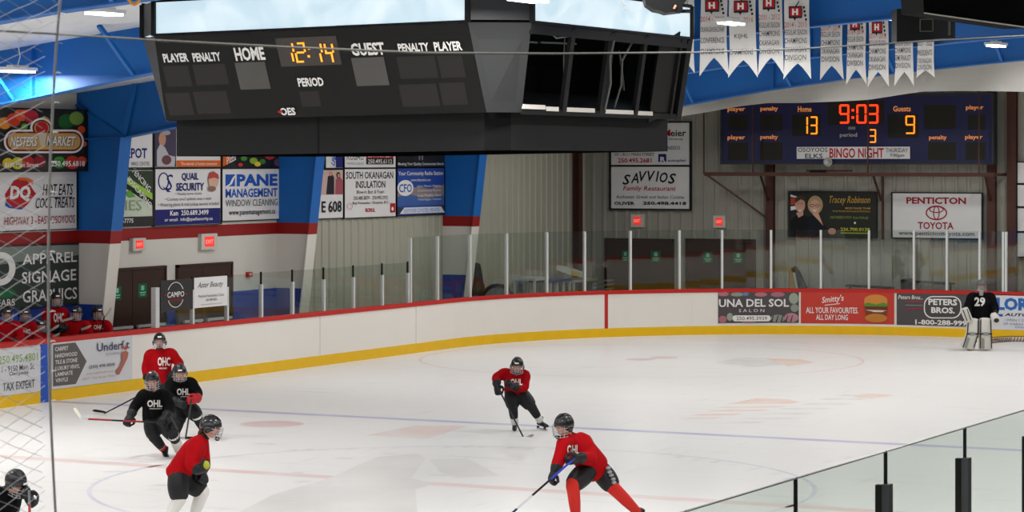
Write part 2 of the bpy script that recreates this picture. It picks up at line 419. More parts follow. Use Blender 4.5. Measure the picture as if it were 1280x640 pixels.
for x0, y0, x1 in ((905, 529, 960), (920, 524, 1000), (940, 518, 1020), (968, 512, 1045), (998, 506, 1066), (1020, 500, 1085), (1045, 495, 1092)):
    ipoly(b, [(x0, y0), (x0+14, y0-2), (x1, y0-2), (x1-12, y0)], I_SCR)
ipoly(b, [(1066, 496), (1085, 492), (1118, 494), (1090, 498)], I_ORG)
b.build('ice_advertisement', ice)
b = MB()
ipoly(b, [(920, 503), (945, 498), (985, 499), (1000, 503), (965, 502)], I_ORG); b.build('ice_emblem', ice)
b = MB(); ipoly(b, [(895, 453), (925, 447), (962, 448), (985, 455), (940, 459)], I_SCR); ipoly(b, [(958, 448), (1000, 449), (1018, 453), (985, 458)], I_ORG); b.build('ice_logo', ice)
b = MB()
for x, y in ((365, 563), (385, 562), (410, 561.5), (440, 561), (470, 560), (495, 559.5), (560, 559), (585, 558), (605, 558.5), (640, 559), (665, 560), (690, 561), (850, 571), (872, 574), (895, 577), (918, 581), (945, 586), (970, 592), (985, 598), (1010, 604), (1022, 612), (1025, 620), (1020, 630), (1035, 577), (1060, 572), (1085, 567)):
    ipoly(b, [(x-9, y+.9), (x+3, y-1.2), (x+9, y-.6), (x-2, y+1.4)], I_SCR)
for k in range(18):
    x, y = random.uniform(80, 560), random.uniform(552, 640); w = random.uniform(14, 40); d = random.uniform(-1, 2); ipoly(b, [(x, y), (x+w*.3, y-.8-d*.3), (x+w, y-.5-d), (x+w*.7, y+.5-d*.7)], I_SCR)
b.build('skate_scuffs', ice)

# ---- walls
def corrugated(mb, surf, a0, a1, h0, h1, m, pitch=.305, d=.03):
    a = a0
    while a < a1-1e-6:
        q = [(a, 0), (a+.2, 0), (a+.225, d), (a+.28, d), (a+.305, 0)]
        for (p0, d0), (p1, d1) in zip(q, q[1:]):
            mb.face([surf.at(p0, h0, d0), surf.at(p1, h0, d1), surf.at(p1, h1, d1), surf.at(p0, h1, d0)], m)
        a += pitch
YC = [18.4, 25.4, 32.3, 39.3, 46.1, 53.2]          # frame lines
RD0, RD1 = 2.60, 2.83                                # red stripe heights
ROOF_EAVE, ROOF_SLOPE, APEX = 5.31, .118, -12.6
def roof_z(x): return ROOF_EAVE+ROOF_SLOPE*((x-WX) if x <= APEX else (2*APEX-WX-x))
mb = MB()
def flat(y0, y1, h0, h1, m): mb.face([LEFT.at(y0, h0, 0), LEFT.at(y1, h0, 0), LEFT.at(y1, h1, 0), LEFT.at(y0, h1, 0)], m)
flat(-6, YC[4], 0, 1.5, M_DADO); flat(-6, YC[4], 1.5, RD0, M_WHITE); flat(-6, YC[4], RD0, RD1, M_RED); flat(-6, YC[4], RD1, 5.3, M_WHITE)
corrugated(mb, LEFT, YC[4], WY, 0, 5.3, M_BEIGE)
mb.face([LEFT.at(-6, 0, -.15), LEFT.at(WY, 0, -.15), LEFT.at(WY, 5.3, -.15), LEFT.at(-6, 5.3, -.15)], M_BEIGE)
tag(mb.build('wall_left'), 'white side wall with red stripe and blue dado, bare siding at the far end', kind='structure')
mb = MB(); corrugated(mb, END, WX, -5, 0, 7.2, M_BEIGE2); tag(mb.build('wall_end'), 'beige corrugated end wall', kind='structure')
mb = MB()
for (x0, x1) in ((WX, APEX), (APEX, 2*APEX-WX)):
    n = 12
    for i in range(n):
        p, q = x0+(x1-x0)*i/n, x0+(x1-x0)*(i+1)/n
        mb.face([(p, -6, roof_z(p)), (p, WY, roof_z(p)), (q, WY, roof_z(q)), (q, -6, roof_z(q))], M_INSUL)
tag(mb.build('ceiling'), 'white insulated roof liner between the blue frames', kind='structure')

# ---- rigid frames
BF = [(-27.7, 4.51), (-25.1, 4.93), (-22.4, 5.36), (-21.0, 5.58), (-19, 5.83), (-16.2, 6.08), (-14.1, 6.24), (APEX, 6.34)]
BF = BF+[(2*APEX-x, z) for x, z in reversed(BF[:-1])]
def frame(i, y):
    r = tag(empty('trim_%d' % (i+1), (WX, y, 0)), 'blue tapered steel frame spanning the hall', kind='structure')
    for side in (0, 1):
        X = (lambda x: x) if side == 0 else (lambda x: 2*APEX-x)
        c = MB(); f = MB()
        xi = lambda h: -28.25+.55*h/4.51
        hs = [(0, 1.5, M_DADO), (1.5, RD0, M_WHITE), (RD0, RD1, M_RED), (RD1, 4.51, M_BLUE)]
        for h0, h1, m in hs:
            c.hexa([(X(WX), y-.01, h0), (X(xi(h0)), y-.01, h0), (X(xi(h0)), y+.01, h0), (X(WX), y+.01, h0),
                    (X(WX), y-.01, h1), (X(xi(h1)), y-.01, h1), (X(xi(h1)), y+.01, h1), (X(WX), y+.01, h1)], m)
            mm = M_WHITE if h0 == 0 else m
            d = .025 if side == 0 else -.025
            f.hexa([(X(xi(h0)), y-.17, h0), (X(xi(h0))+d, y-.17, h0), (X(xi(h0))+d, y+.17, h0), (X(xi(h0)), y+.17, h0),
                    (X(xi(h1)), y-.17, h1), (X(xi(h1))+d, y-.17, h1), (X(xi(h1))+d, y+.17, h1), (X(xi(h1)), y+.17, h1)], mm)
        c.hexa([(X(WX), y-.01, 4.51), (X(-27.7), y-.01, 4.51), (X(-27.7), y+.01, 4.51), (X(WX), y+.01, 4.51),
                (X(WX), y-.01, roof_z(WX)), (X(-27.7), y-.01, roof_z(-27.7)), (X(-27.7), y+.01, roof_z(-27.7)), (X(WX), y+.01, roof_z(WX))], M_BLUE)
        cw = c.build('column', r); f.build('column_flange', cw)
        k = MB(); k.beam((X(WX), y-.06, 4.47), (X(-27.7), y-.06, 4.51), .12, .02, M_BLUE)
        k.beam((X(-27.7), y-.06, 4.5), (X(-27.45), y-.06, roof_z(-27.45)), .02, .12, M_BLUE)
        k.beam((X(-29.0), y-.03, roof_z(-29)-.05), (X(-27.75), y-.03, 4.55), .05, .03, M_BLUE); k.build('knee_stiffener', cw)
    w = MB(); fl = MB()
    for (x0, z0), (x1, z1) in zip(BF, BF[1:]):
        w.hexa([(x0, y-.01, z0), (x1, y-.01, z1), (x1, y+.01, z1), (x0, y+.01, z0),
                (x0, y-.01, roof_z(x0)+.02), (x1, y-.01, roof_z(x1)+.02), (x1, y+.01, roof_z(x1)+.02), (x0, y+.01, roof_z(x0)+.02)], M_BLUE)
        fl.hexa([(x0, y-.13, z0-.02), (x1, y-.13, z1-.02), (x1, y+.13, z1-.02), (x0, y+.13, z0-.02), (x0, y-.13, z0), (x1, y-.13, z1), (x1, y+.13, z1), (x0, y+.13, z0)], M_BLUE)
    for x in (-24.4, -20.7, -17.2, -8, -4.5, -.8):
        z0 = [a[1]+(b_[1]-a[1])*(x-a[0])/(b_[0]-a[0]) for a, b_ in zip(BF, BF[1:]) if a[0] <= x <= b_[0]][0]
        w.box((x-.01, y-.1, z0), (x+.01, y-.01, roof_z(x)), M_BLUE)
    w.build('rafter', r); fl.build('rafter_flange', r)
    for x in (-24.75, -22.55, -20.3, -18, -15.7, -13.4, -11.2):
        if i in (3, 4) and -19 < x < -10: continue
        z0 = [a[1]+(b_[1]-a[1])*(x-a[0])/(b_[0]-a[0]) for a, b_ in zip(BF, BF[1:]) if a[0] <= x <= b_[0]][0]
        br = MB(); br.beam((x, y-.1, z0+.02), (x, y-.95, roof_z(x)-.01), .06, .06, M_BLUE); br.build('brace', r)
for i, y in enumerate(YC): frame(i, y)

# ---- roof lamps (high bay fixtures, two tubes each, hung on a cord)
M_HOUS = mat('white_lamp_housing', '#d9dad8', .4)
def high_bay(p, label, k=1.0):
    r = empty('ceiling_light', p, label, 'ceiling light', 'high bay lamps under the roof')
    x, y, z = p
    h = MB(); h.box((x-.14, y-.30, z+.02), (x+.14, y+.30, z+.07), M_HOUS); h.box((x-.05, y-.2, z+.07), (x+.05, y+.2, z+.10), M_HOUS); h.build('housing', r)
    for d in (-.07, .07):
        t = MB(); t.beam((x+d, y-.29, z+.005), (x+d, y+.29, z+.005), .07, .03, glow('#ffffff', 9.0)); t.build('tube', r)
    c = MB(); c.tube([(x, y, z+.10), (x+.03, y+.02, (z+roof_z(x))/2), (x, y, roof_z(x))], .008, M_HOUS); c.build('cord', r)
    ld = bpy.data.lights.new('lamp', 'AREA'); ld.shape = 'RECTANGLE'; ld.size = .3; ld.size_y = .6; ld.energy = LAMP_W*k*(1.0 if x < -19 else .95)*(1.25 if y < 36 else .72 if y < 52 else 1.25); ld.color = LAMP_COL
    lo = bpy.data.objects.new('lamp', ld); COL.objects.link(lo); lo.parent = r; lo.location = (0, 0, -.03)
    return r
VIS = [(22, 90, 39.2, 'white tube lamp hung in front of the blue rafter behind the netting'), (130, 18, 35.0, 'white tube lamp under the roof liner left of the hanging scoreboard'),
       (660, 1, 28.2, 'white tube lamp in front of the top corner of the hanging scoreboard'), (914, 30, 40.0, 'white tube lamp in front of the large championship banners'),
       (1102, 24, 44.4, 'white tube lamp hung left of the black loudspeaker box'), (1245, 58, 49.5, 'white tube lamp at far right under the black duct')]
for px, py, z, lb in VIS: high_bay(P(px, py, z), lb)
for y in (6, 13, 20, 27, 34):  # unseen lamps added in rows to brighten the near ice
    for x in (-25.5, -20.5, -15, -9.5, -4):
        p = Vector((x, y+1.0, roof_z(x)-.3)); q = proj(p)
        if q[2] > 0 and -20 < q[0] < 1300 and q[1] > -25: continue
        high_bay(p, 'white tube lamp added above the near part of the rink, out of the picture')
for y in (42.5, 49.5, 55.6):  # extra lamps hidden behind the rafters, added to light the far ice
    for x in (-25.0, -20.0, -15.2, -10.0):
        p = Vector((x, y, roof_z(x)-.22)); q = proj(p)
        if q[0] > 1300: high_bay(p, 'white tube lamp added above the near part of the rink, out of the picture'); continue
        high_bay(p, 'white tube lamp added out of sight between the far blue rafters', .45 if y > 55 else 1.0)

# ================================================================== BOARDS AND GLASS
def sweep(mb, s0, s1, prof, m, n=None):
    n = n or max(1, int((s1-s0)/.8)); ss = sorted(set([s0+(s1-s0)*i/n for i in range(n+1)]+[k for k in (S1, S2, S3, S4) if s0 < k < s1]))
    mb.rings([[path(s, o)+UP*h for o, h in prof] for s in ss], m)
bd = empty('rink_boards', path(30), 'white rink boards with red cap rail and yellow kickplate around the ice', 'rink boards')
b = MB(); sweep(b, -4, S5-1, [(0, .2), (0, 1.0), (-.1, 1.0), (-.1, 0), (-.02, 0), (-.02, .2)], M_BOARD); b.build('board_face', bd)
b = MB(); sweep(b, -4, S5-1, [(.012, 0), (.012, .2), (-.015, .205), (-.015, 0)], M_YEL); b.build('kickplate', bd)
b = MB(); sweep(b, -4, S5-1, [(.02, .99), (.02, 1.06), (0, 1.075), (-.13, 1.075), (-.13, .99)], M_CAP); b.build('cap_rail', bd)
def board_strip(name, x0, x1, m, h0=0.0, h1=1.0, off=.016):
    a0, a1 = BOARDS.inv(x0, 430)[0], BOARDS.inv(x1, 430)[0]
    b = MB(); sweep(b, a0, a1, [(off, h0), (off, h1), (-.01, h1), (-.01, h0)], m, 2); b.build(name, bd)
board_strip('blue_line_marker', 50, 62, mat('blue_line_plastic', '#1e52b4', .4)); board_strip('goal_line_marker', 755.6, 759.6, M_CAP)
for x in (400, 520, 641, 850): board_strip('panel_joint', x-.25, x+.25, mat('panel_joint_grey', '#b9b6b0', .5), .2, .99, .002)

def screen(root, posts, h_top, thin=False, sub=2):
    ss = [BOARDS.inv(x, 360)[0] for x in posts]
    for i, (a, b_) in enumerate(zip(ss, ss[1:])):
        g = MB(); sweep(g, a+.02, b_-.02, [(-.045, 1.075), (-.045, h_top), (-.057, h_top), (-.057, 1.075)], M_GLASS, sub); g.build('pane', root)
    for i, a in enumerate(ss):
        p = path(a, -.051); q = path(a+.01, -.051); t = (q-p).normalized()
        k = MB(); top = h_top-.22 if thin else h_top-.01
        k.beam(p+UP*1.075, p+UP*top, .075, .05, M_ALU, t)
        o = k.build('post', root)
        if thin:
            k = MB(); k.beam(p+UP*top, p+UP*(h_top+.02), .03, .03, M_BLACK, t); k.build('clip', o)
lowg = empty('low_glass_screen', path(44), 'low glass screen on the boards along the left side wall', 'glass screen')
screen(lowg, [243, 286, 329, 368, 407, 444, 480, 512], 1.93, True)
a = BOARDS.inv(197, 380)[0]; p = path(a, -.05); k = MB(); k.box((p.x-.05, p.y-.06, 1.075), (p.x+.05, p.y+.06, 1.80), M_ALU); k.build('end_post', lowg)
a2 = BOARDS.inv(243, 380)[0]; g = MB(); sweep(g, a+.07, a2-.03, [(-.045, 1.075), (-.045, 1.86), (-.057, 1.86), (-.057, 1.075)], M_GLASS, 2); g.build('pane', lowg)
tall = empty('tall_glass_screen', path(S1+4), 'tall glass screen with white posts around the far end boards', 'glass screen')
screen(tall, [515, 549, 589.5, 635, 685, 732, 789, 850, 903, 964, 1026, 1086, 1142, 1183, 1224, 1253.5, 1257, 1300, 1345], 2.46)
# near glass along the camera side
ng = empty('near_glass_screen', (NX, 9, 0), 'green tinted glass screen with black posts in the near right corner', 'glass screen')
def near_L(px):
    u = (px-640)/F; return -NX*(CA+u*SA)/(SA-u*CA)
ys = [near_L(x) for x in (994.5, 1107, 1206)]; pitch = (ys[2]-ys[0])/2
ys = [ys[0]-pitch*2, ys[0]-pitch]+ys+[ys[2]+pitch*k for k in range(1, 16)]
GT = 2.59
for a, b_ in zip(ys, ys[1:]):
    g = MB(); g.box((NX-.006, a+.012, 1.075), (NX+.006, b_-.012, GT), M_NEARGLASS); g.build('pane', ng)
    g = MB(); g.box((NX-.007, a+.012, GT), (NX+.007, b_-.012, GT+.006), mat('glass_edge', '#8f8f88', .3)); g.build('pane_edge', ng)
for a in ys:
    k = MB(); k.box((NX-.008, a-.007, GT-.17), (NX+.008, a+.007, GT), M_BLACK); j = k.build('joint', ng)
    k = MB(); k.box((NX-.05, a-.02, 1.075), (NX-.012, a+.02, GT-.17), M_BLACK); k.box((NX-.012, a-.028, 1.075), (NX+.03, a+.028, GT-.165), mat('post_grey', '#4a4c4e', .5)); k.build('post', ng)

# ---- doors
def double_door(n, surf, box, split, lab, signs, bar=True):
    x0, yt, x1 = box; a0 = surf.inv(x0, yt)[0]; a1 = surf.inv(x1, yt)[0]; h = surf.inv((x0+x1)/2, yt)[1]; am = surf.inv(split, yt)[0]
    r = tag(empty('door_%d' % n, surf.at((a0+a1)/2, 0, 0)), lab, kind='structure')
    f = MB()
    for p, q, z0, z1 in ((a0, a0+.05, 0, h), (a1-.05, a1, 0, h), (a0, a1, h-.05, h)):
        f.hexa([surf.at(p, z0, .0), surf.at(q, z0, .0), surf.at(q, z0, .07), surf.at(p, z0, .07), surf.at(p, z1, .0), surf.at(q, z1, .0), surf.at(q, z1, .07), surf.at(p, z1, .07)], M_DOOR)
    f.build('door_frame', r)
    for p, q in ((a0+.055, am-.006), (am+.006, a1-.055)):
        d = MB(); d.hexa([surf.at(p, 0, .0), surf.at(q, 0, .0), surf.at(q, 0, .055), surf.at(p, 0, .055), surf.at(p, h-.055, 0), surf.at(q, h-.055, 0), surf.at(q, h-.055, .055), surf.at(p, h-.055, .055)], M_DOOR)
        dl = d.build('door_leaf', r)
        if bar:
            k = MB(); k.beam(surf.at(p+.08, 1.0, .11), surf.at(q-.08, 1.0, .11), .05, .05, M_ALU); k.beam(surf.at(q-.14 if q < am+.1 else p+.14, .92, .09), surf.at(q-.14 if q < am+.1 else p+.14, 1.02, .09), .04, .05, M_ALU); k.build('push_bar', dl)
    for sx, sy, w, hh in signs:
        s_ = Art(surf, .057); s_.rect(sx-w/2, sy-hh/2, sx+w/2, sy+hh/2, ink('#1c6b45')); s_.rect(sx-w*.18, sy-hh*.36, sx+w*.18, sy-hh*.02, ink('#8fc9ab')); s_.rect(sx-w*.34, sy+hh*.1, sx+w*.34, sy+hh*.2, ink('#8fc9ab')); s_.rect(sx-w*.26, sy+hh*.28, sx+w*.26, sy+hh*.36, ink('#8fc9ab'))
        s_.mb.build('notice', r)
double_door(1, END, (757, 298, 843), 789.5, 'brown double door in the end wall under the first exit sign', [(783, 320, 9, 14), (821, 320.5, 12, 14)], False)
double_door(2, END, (858, 298.5, 945), 904, 'brown double door in the end wall under the second exit sign', [(886, 321.5, 12, 14), (924, 322, 12, 14)], False)
double_door(3, LEFT, (128, 334, 205), 162.5, 'brown double door in the side wall beside the players bench', [(143, 366.5, 11, 17), (175, 363, 11, 17)])
double_door(4, LEFT, (219, 329, 288), 250, 'brown double door in the side wall behind the advertising panels', [])
def exit_sign(surf, cx, cy, w, lab, big=True):
    r, art = sign('exit_sign', surf, (cx-w/2, cy-w/2, cx+w/2, cy+w/2), lab, 'exit sign', mat('exit_housing', '#c9c7bd', .5), depth=.08)
    art.rect(cx-w*.3, cy-w*.32, cx+w*.3, cy+w*.32, glow('#f23a34', .85)); art.text('EXIT', cx-w*.22, cy-w*.12, cx+w*.22, cy+w*.12, glow('#ffb0a4', 1.0)); art.mb.build('lit_face', r)
exit_sign(LEFT, 170, 305.5, 16, 'red exit sign above the door beside the players bench'); exit_sign(LEFT, 257.5, 302, 20, 'red exit sign with side housing above the door behind the panels')
exit_sign(END, 798, 276, 16, 'red exit sign on the end wall below the restaurant sign'); exit_sign(END, 900.5, 277, 15, 'red exit sign on the end wall left of the brown scoreboard post')
r_, a_ = sign('fire_alarm', LEFT, (307, 340, 312, 346), 'small red fire alarm box on the white side wall', 'alarm', mat('red_alarm', '#b8322b', .4), depth=.07); a_.rect(308, 341.5, 311, 344, ink('#d9d0cc')); a_.mb.build('face_plate', r_)

# ---- brown steel posts of the end wall
def steel_post(i, px, w, lab):
    s_ = END.inv(px, 250)[0]; b = MB(); y = WY-.03
    b.box((s_-w/2, y-.16, 0), (s_+w/2, y-.14, 7.0), M_BROWN); b.box((s_-.012, y-.14, 0), (s_+.012, y-.02, 7.0), M_BROWN); b.box((s_-w/2, y-.02, 0), (s_+w/2, y-.005, 7.0), M_BROWN)
    tag(b.build('trim_%d' % i), lab, kind='structure')
for i, (px, w) in enumerate(((965, .2), (1241.5, .2), (1267, .22))): steel_post(11+i, px, w, 'brown steel wall post of the end wall')
_p = on_x(721.5, 250, WX+.1); b = MB(); b.box((WX+.03, _p.y-.11, 0), (WX+.05, _p.y+.11, 5.4), M_BROWN); b.box((WX+.05, _p.y-.012, 0), (WX+.18, _p.y+.012, 5.4), M_BROWN); b.box((WX+.18, _p.y-.11, 0), (WX+.2, _p.y+.11, 5.4), M_BROWN)
tag(b.build('trim_20'), 'brown steel post in the far corner of the side wall', kind='structure')
# ================================================================== SIGNS
FR = mat('black_sign_frame', '#141416', .5)
PANEL_W = mat('white_sign_panel', '#dedcdb', .5, var=.03)
ORANGE, TAN, GREEN, DGRN, YELL, PINK, GREY = ink('#d9651c'), ink('#c9a05c'), ink('#5d9a3a'), ink('#1f5a2c'), ink('#e2c52c'), ink('#c68a92'), ink('#86868a')
SKIN_P = ink('#c08d76'); BLUEI = ink('#1f55b0')
def fin(r, art, name='artwork'): return art.mb.build(name, r)
LEFT2 = Plane((WX+.2, 0, 0), (0, 1, 0), (0, 0, 1), (1, 0, 0))
# -- produce market
r, a = sign('wall_sign', LEFT2, (-6, 137.5, 104, 212.5), 'market billboard with fruit and vegetables, topmost at the far left behind the netting', 'billboard', mat('dark_fruit_panel', '#23201d', .5), FR, 2)
for x, y, q, c in ((3, 154, 8, '#d98a25'), (14, 150, 9, '#c8391f'), (24, 143, 9, '#d8562c'), (36, 146, 9, '#b52838'), (27, 158, 4, '#5aa02c'), (53, 152, 6, '#caa53a'), (79, 152, 10, '#245c2b'), (92, 148, 9, '#6f8f3c'), (98, 162, 5, '#cf4a22'),
                   (6, 204, 7, '#d9c02a'), (18, 204, 8, '#c9c22c'), (31, 203, 8, '#b82a22'), (45, 202, 8, '#8f1f28'), (70, 203, 8, '#3f8a34'), (86, 203, 9, '#bb3324'), (98, 201, 6, '#c8402a'), (100, 180, 4, '#c8502c')):
    a.ell(x, y, q, q*.95, ink(c), 14)
for m, d in ((WHT, 0), (ink('#6f1d18'), 2.4), (TAN, 4.6)):
    a.rrect(0+d, 162+d, 100-d, 191.5-d, 14-d, m); a.ell(47, 160, 14-d, 12.5-d*.9, m)
a.ell(47, 160, 8, 8, REDI); a.poly([(42, 166), (53, 166), (50, 182), (45, 182)], ink('#c9bfae'))
for dx, m in ((.8, BLK), (0, WHT)):
    a.text('NESTERS', 7+dx, 171+dx, 41+dx, 183+dx, m, .02, .25); a.text('MARKET', 52+dx, 170.5+dx, 89+dx, 182.5+dx, m, .02, .25)
a.text('8130 Main Street', 0, 203, 42, 209, WHT, .01); a.text('250.495.6818', 58, 201, 100, 208, WHT, .015); fin(r, a)
# -- treats
r, a = sign('wall_sign', LEFT, (-8, 215, 93, 287.5), 'white ice cream restaurant billboard with a red lozenge logo, left of the first blue column', 'billboard', PANEL_W, FR, 1)
a.poly([(3, 243), (14, 226), (22, 222), (30, 224), (39, 238), (42, 242), (32, 255), (24, 262), (14, 260), (5, 252)], REDI)
a.poly([(20, 222), (32, 222), (39, 226), (38, 231), (30, 226), (20, 225)], ORANGE); a.poly([(4, 252), (10, 258), (20, 260), (28, 259), (22, 262), (8, 260), (3, 257)], BLUEI)
a.text('DQ', 9, 232, 35, 252, WHT, .05, .1)
a.text('HOT EATS', 50, 230, 88, 244, BLK, .005, .25); a.rect(56, 246, 87, 246.8, BLK); a.text('COOL TREATS', 41, 247, 90, 260, BLK, .005, .25); a.text('HIGHWAY 3 - EAST OSOYOOS', 2, 270, 90, 280, ink('#9c2b30'), .005); fin(r, a)
# -- apparel
r, a = sign('wall_sign', LEFT, (-40, 307, 99, 384), 'dark green apparel and signage billboard behind the players bench', 'billboard', mat('dark_forest_panel', '#23302b', .5, var=.35, scale=1.5), FR, .6)
a.poly([(-40, 309), (97, 306), (97, 318), (80, 322), (60, 316), (30, 326), (-40, 336)], ink('#7d857f')); a.poly([(-5, 364), (12, 361), (18, 366), (10, 372), (-5, 373)], ink('#1d6b41'))
for t, x0, y0, x1, y1 in (('APPAREL', 25, 316, 93, 329), ('SIGNAGE', 24, 338, 92, 352.5), ('GRAPHICS', 25, 361, 93, 376)): a.text(t, x0, y0, x1, y1, WHT, .012)
a.ring(-3, 336, 19, 21, 8, WHT); a.text('YEARS', -14, 374, 15, 383, WHT, .005); fin(r, a)
# -- bay two, upper row
r, a = sign('wall_sign', LEFT, (128, 137, 188, 209.5), 'white depot and centre sign cut off by the blue column, upper row', 'billboard', PANEL_W, FR, 1)
a.text('DEPOT', 147.5, 185, 181, 198, NAVY, .03); a.text('NING CENTRE', 161, 202, 184, 207, ink('#3a3a3c')); fin(r, a)
r, a = sign('wall_sign', LEFT, (190, 137, 273, 209), 'white and orange sign with a photo of a grey-haired person, upper row', 'billboard', PANEL_W, FR, 1)
a.rect(190.5, 138, 217.5, 208.5, ink('#4b4358')); a.ell(200, 174, 4.5, 9, SKIN_P); a.ell(205, 166, 5, 3, ink('#a8a5a0')); a.poly([(193, 208), (193, 188), (197, 180), (203, 184), (208, 194), (216, 196), (215, 208)], ink('#b9b6ba')); a.ell(205, 200, 6, 6, ink('#6b4646'))
a.rect(218, 200.5, 272.5, 208.5, ORANGE); a.text('The warmth of human connection', 223, 202.5, 268, 206.5, WHT); fin(r, a)
r, a = sign('wall_sign', LEFT, (275, 137, 358, 209), 'black sign with pizza and vegetables under the hanging scoreboard, upper row', 'billboard', mat('black_food_panel', '#1c1a1b', .5), FR, 1)
a.poly([(276, 192), (293, 192), (284, 204), (276, 208)], ORANGE)
for x, y, q, c in ((288, 193, 4, '#a83420'), (302, 198, 4, '#4d8c2f'), (314, 201, 5, '#8fae35'), (319, 205, 4, '#d9c83c'), (325, 202, 4, '#3f7a34'), (334, 194, 7, '#b03038'), (345, 203, 6, '#5b4666'), (354, 200, 4, '#c9b58a'), (297, 206, 3, '#c0392b')): a.ell(x, y, q, q*.8, ink(c), 12)
a.text('Pizza', 279, 194, 291, 203, WHT, .01, .2, .3); fin(r, a)
# -- bay two, lower row
r, a = sign('wall_sign', LEFT, (128, 212.5, 188, 282.5), 'green fencing and landscaping sign half hidden by the blue column', 'billboard', mat('pale_leaf_panel', '#c3cbb8', .5, var=.15, scale=3), FR, 1)
a.poly([(129, 213.5), (187.5, 213.5), (187.5, 248), (150, 222), (129, 213.5)], ink('#33402f')); a.poly([(150, 219), (158, 222), (188, 242), (188, 250), (150, 226)], ink('#98c14e')); a.poly([(150, 226), (188, 250), (188, 257), (150, 233)], ink('#22251f'))
a.text('FENCING', 161, 221, 187, 229, WHT, .01, 0, -.62); a.text('LANDSCAPING', 143, 231, 190, 238, WHT, .01, 0, -.62); a.poly([(152, 240), (160, 238), (166, 246), (158, 247)], GREEN); a.text('IES', 154, 250, 174, 263, ink('#8da67e')); a.rect(128.5, 271, 187.5, 282, ink('#33302f')); a.text('250-485-7775', 130, 273.5, 163, 279, WHT, .01); fin(r, a)
r, a = sign('wall_sign', LEFT, (190.5, 211, 273, 281), 'white and navy security sign with a quail monogram and a painted face', 'billboard', PANEL_W, FR, 1)
a.rect(191, 261, 272.5, 280.5, NAVY)
a.ring(201.5, 226.5, 7, 11, 1.6, NAVY); a.text('S', 204, 218, 213, 238, NAVY, .0, .15); a.poly([(199, 232), (205, 236), (211, 240), (206, 240)], NAVY)
a.text('QUAIL', 224, 216, 245, 226.5, NAVY, .03); a.text('SECURITY', 217, 228.5, 252, 238.5, NAVY, .03)
a.text('• Weekly home checks', 216, 240.5, 249, 244.5, BLK); a.text('• Courtesy email updates once a week', 203, 246.5, 261, 251.5, BLK); a.text('• Watering plants & mail pickup service included', 194, 253, 270, 258.5, BLK)
a.text('Ken  250.689.3499', 209, 262.5, 257, 269, WHT, .02); a.text('or email:  info@quailsecurity.ca', 202, 271.5, 262, 277, WHT, .01)
a.ell(263, 226, 6.5, 10, ink('#cfa991')); a.poly([(256, 224), (258, 216), (263, 214), (269, 218), (270, 224), (264, 222)], ink('#b4483e')); a.ell(261, 236, 5, 3.5, ink('#8d6a5d')); fin(r, a)
r, a = sign('wall_sign', LEFT, (274.5, 211, 348, 275), 'white window cleaning sign with blue lettering left of the second blue column', 'billboard', PANEL_W, FR, 1)
a.rect(279, 218, 291, 233, BLUEI); a.poly([(279, 233), (284, 230), (288, 222), (291, 219), (291, 221), (287, 230), (283, 233)], WHT)
a.text('PANE', 293, 217.5, 344, 232.5, BLUEI, .045); a.text('MANAGEMENT', 279, 235.5, 344, 246.5, BLUEI, .025); a.text('WINDOW CLEANING', 279, 249, 344, 257.5, ink('#4a4e55')); a.text('www.panemanagement.ca', 283, 262.5, 341, 270, BLK, .008); fin(r, a)
# -- bay three
r, a = sign('wall_sign', LEFT, (385, 212.5, 426.3, 273), 'white sign ending in 608 with two people, right of the second blue column', 'billboard', PANEL_W, FR, 1)
a.rect(385.5, 213.5, 425.8, 243.5, ink('#c9a9a0')); a.poly([(405, 243), (407, 221), (412, 216), (415, 222), (415, 243)], ink('#2b2830')); a.ell(410.5, 217, 2.5, 3, SKIN_P); a.poly([(416, 243), (417, 224), (422, 221), (426, 226), (426, 243)], ink('#a0525c')); a.ell(420, 219, 2.5, 4, ink('#2a2020')); a.ell(420.3, 219.5, 1.5, 2.5, SKIN_P)
a.text('E 608', 399, 251, 424, 265.5, BLK, .02); fin(r, a)
r, a = sign('wall_sign', LEFT, (427.5, 211, 492.3, 271.5), 'white insulation company sign with black headline in the third bay', 'billboard', PANEL_W, FR, 1)
a.text('SOUTH OKANAGAN', 430, 214.5, 489, 223.5, BLK, .02); a.text('INSULATION', 442, 226, 479, 235, BLK, .02); a.text('Blow-In Batt & Foam', 443, 237.5, 477.5, 242, BLK); a.text('250.485.8879 - 250.495.2925', 439, 245, 482, 249.5, BLK); a.text('Roy Fernandes - Osoyoos, B.C.', 438, 251.5, 483, 256, BLK, .005)
a.text('ROXUL', 454, 260, 466, 265, REDI, .03); a.rect(485, 254, 491, 265.5, REDI); a.ell(487.5, 261, 1.4, 2.5, WHT); a.ring(434, 258, 3.5, 4, .6, PINK); fin(r, a)
r, a = sign('wall_sign', LEFT, (493.3, 210, 553, 268.5), 'blue community radio station sign with a lake view left of the third blue column', 'billboard', mat('blue_radio_panel', '#24479a', .5, var=.1), FR, 1)
a.poly([(493.5, 250), (493.5, 242), (505, 238), (520, 233), (535, 236), (552.5, 231), (552.5, 250), (520, 254)], ink('#8d7f80')); a.poly([(493.5, 246), (510, 243), (528, 248), (552.5, 244), (552.5, 256), (493.5, 258)], ink('#41619f')); a.poly([(493.5, 268), (493.5, 258), (505, 262), (552.5, 256), (552.5, 267)], ink('#3a3a4a'))
a.ell(504, 235, 10, 10, WHT); a.text('CFO', 496, 230, 512, 240.5, BLUEI, .02); a.text('Your Community Radio Station', 495, 214, 551, 220.5, WHT, .01); a.text('www.cfuzradio.com', 511, 223, 535, 226.5, WHT)
for k in range(4): a.text(('Live Music Nights', 'Community Stories', 'Local Weather News', 'Okanagan Voices')[k], 519, 231+k*5.5, 548, 234.5+k*5.5, WHT)
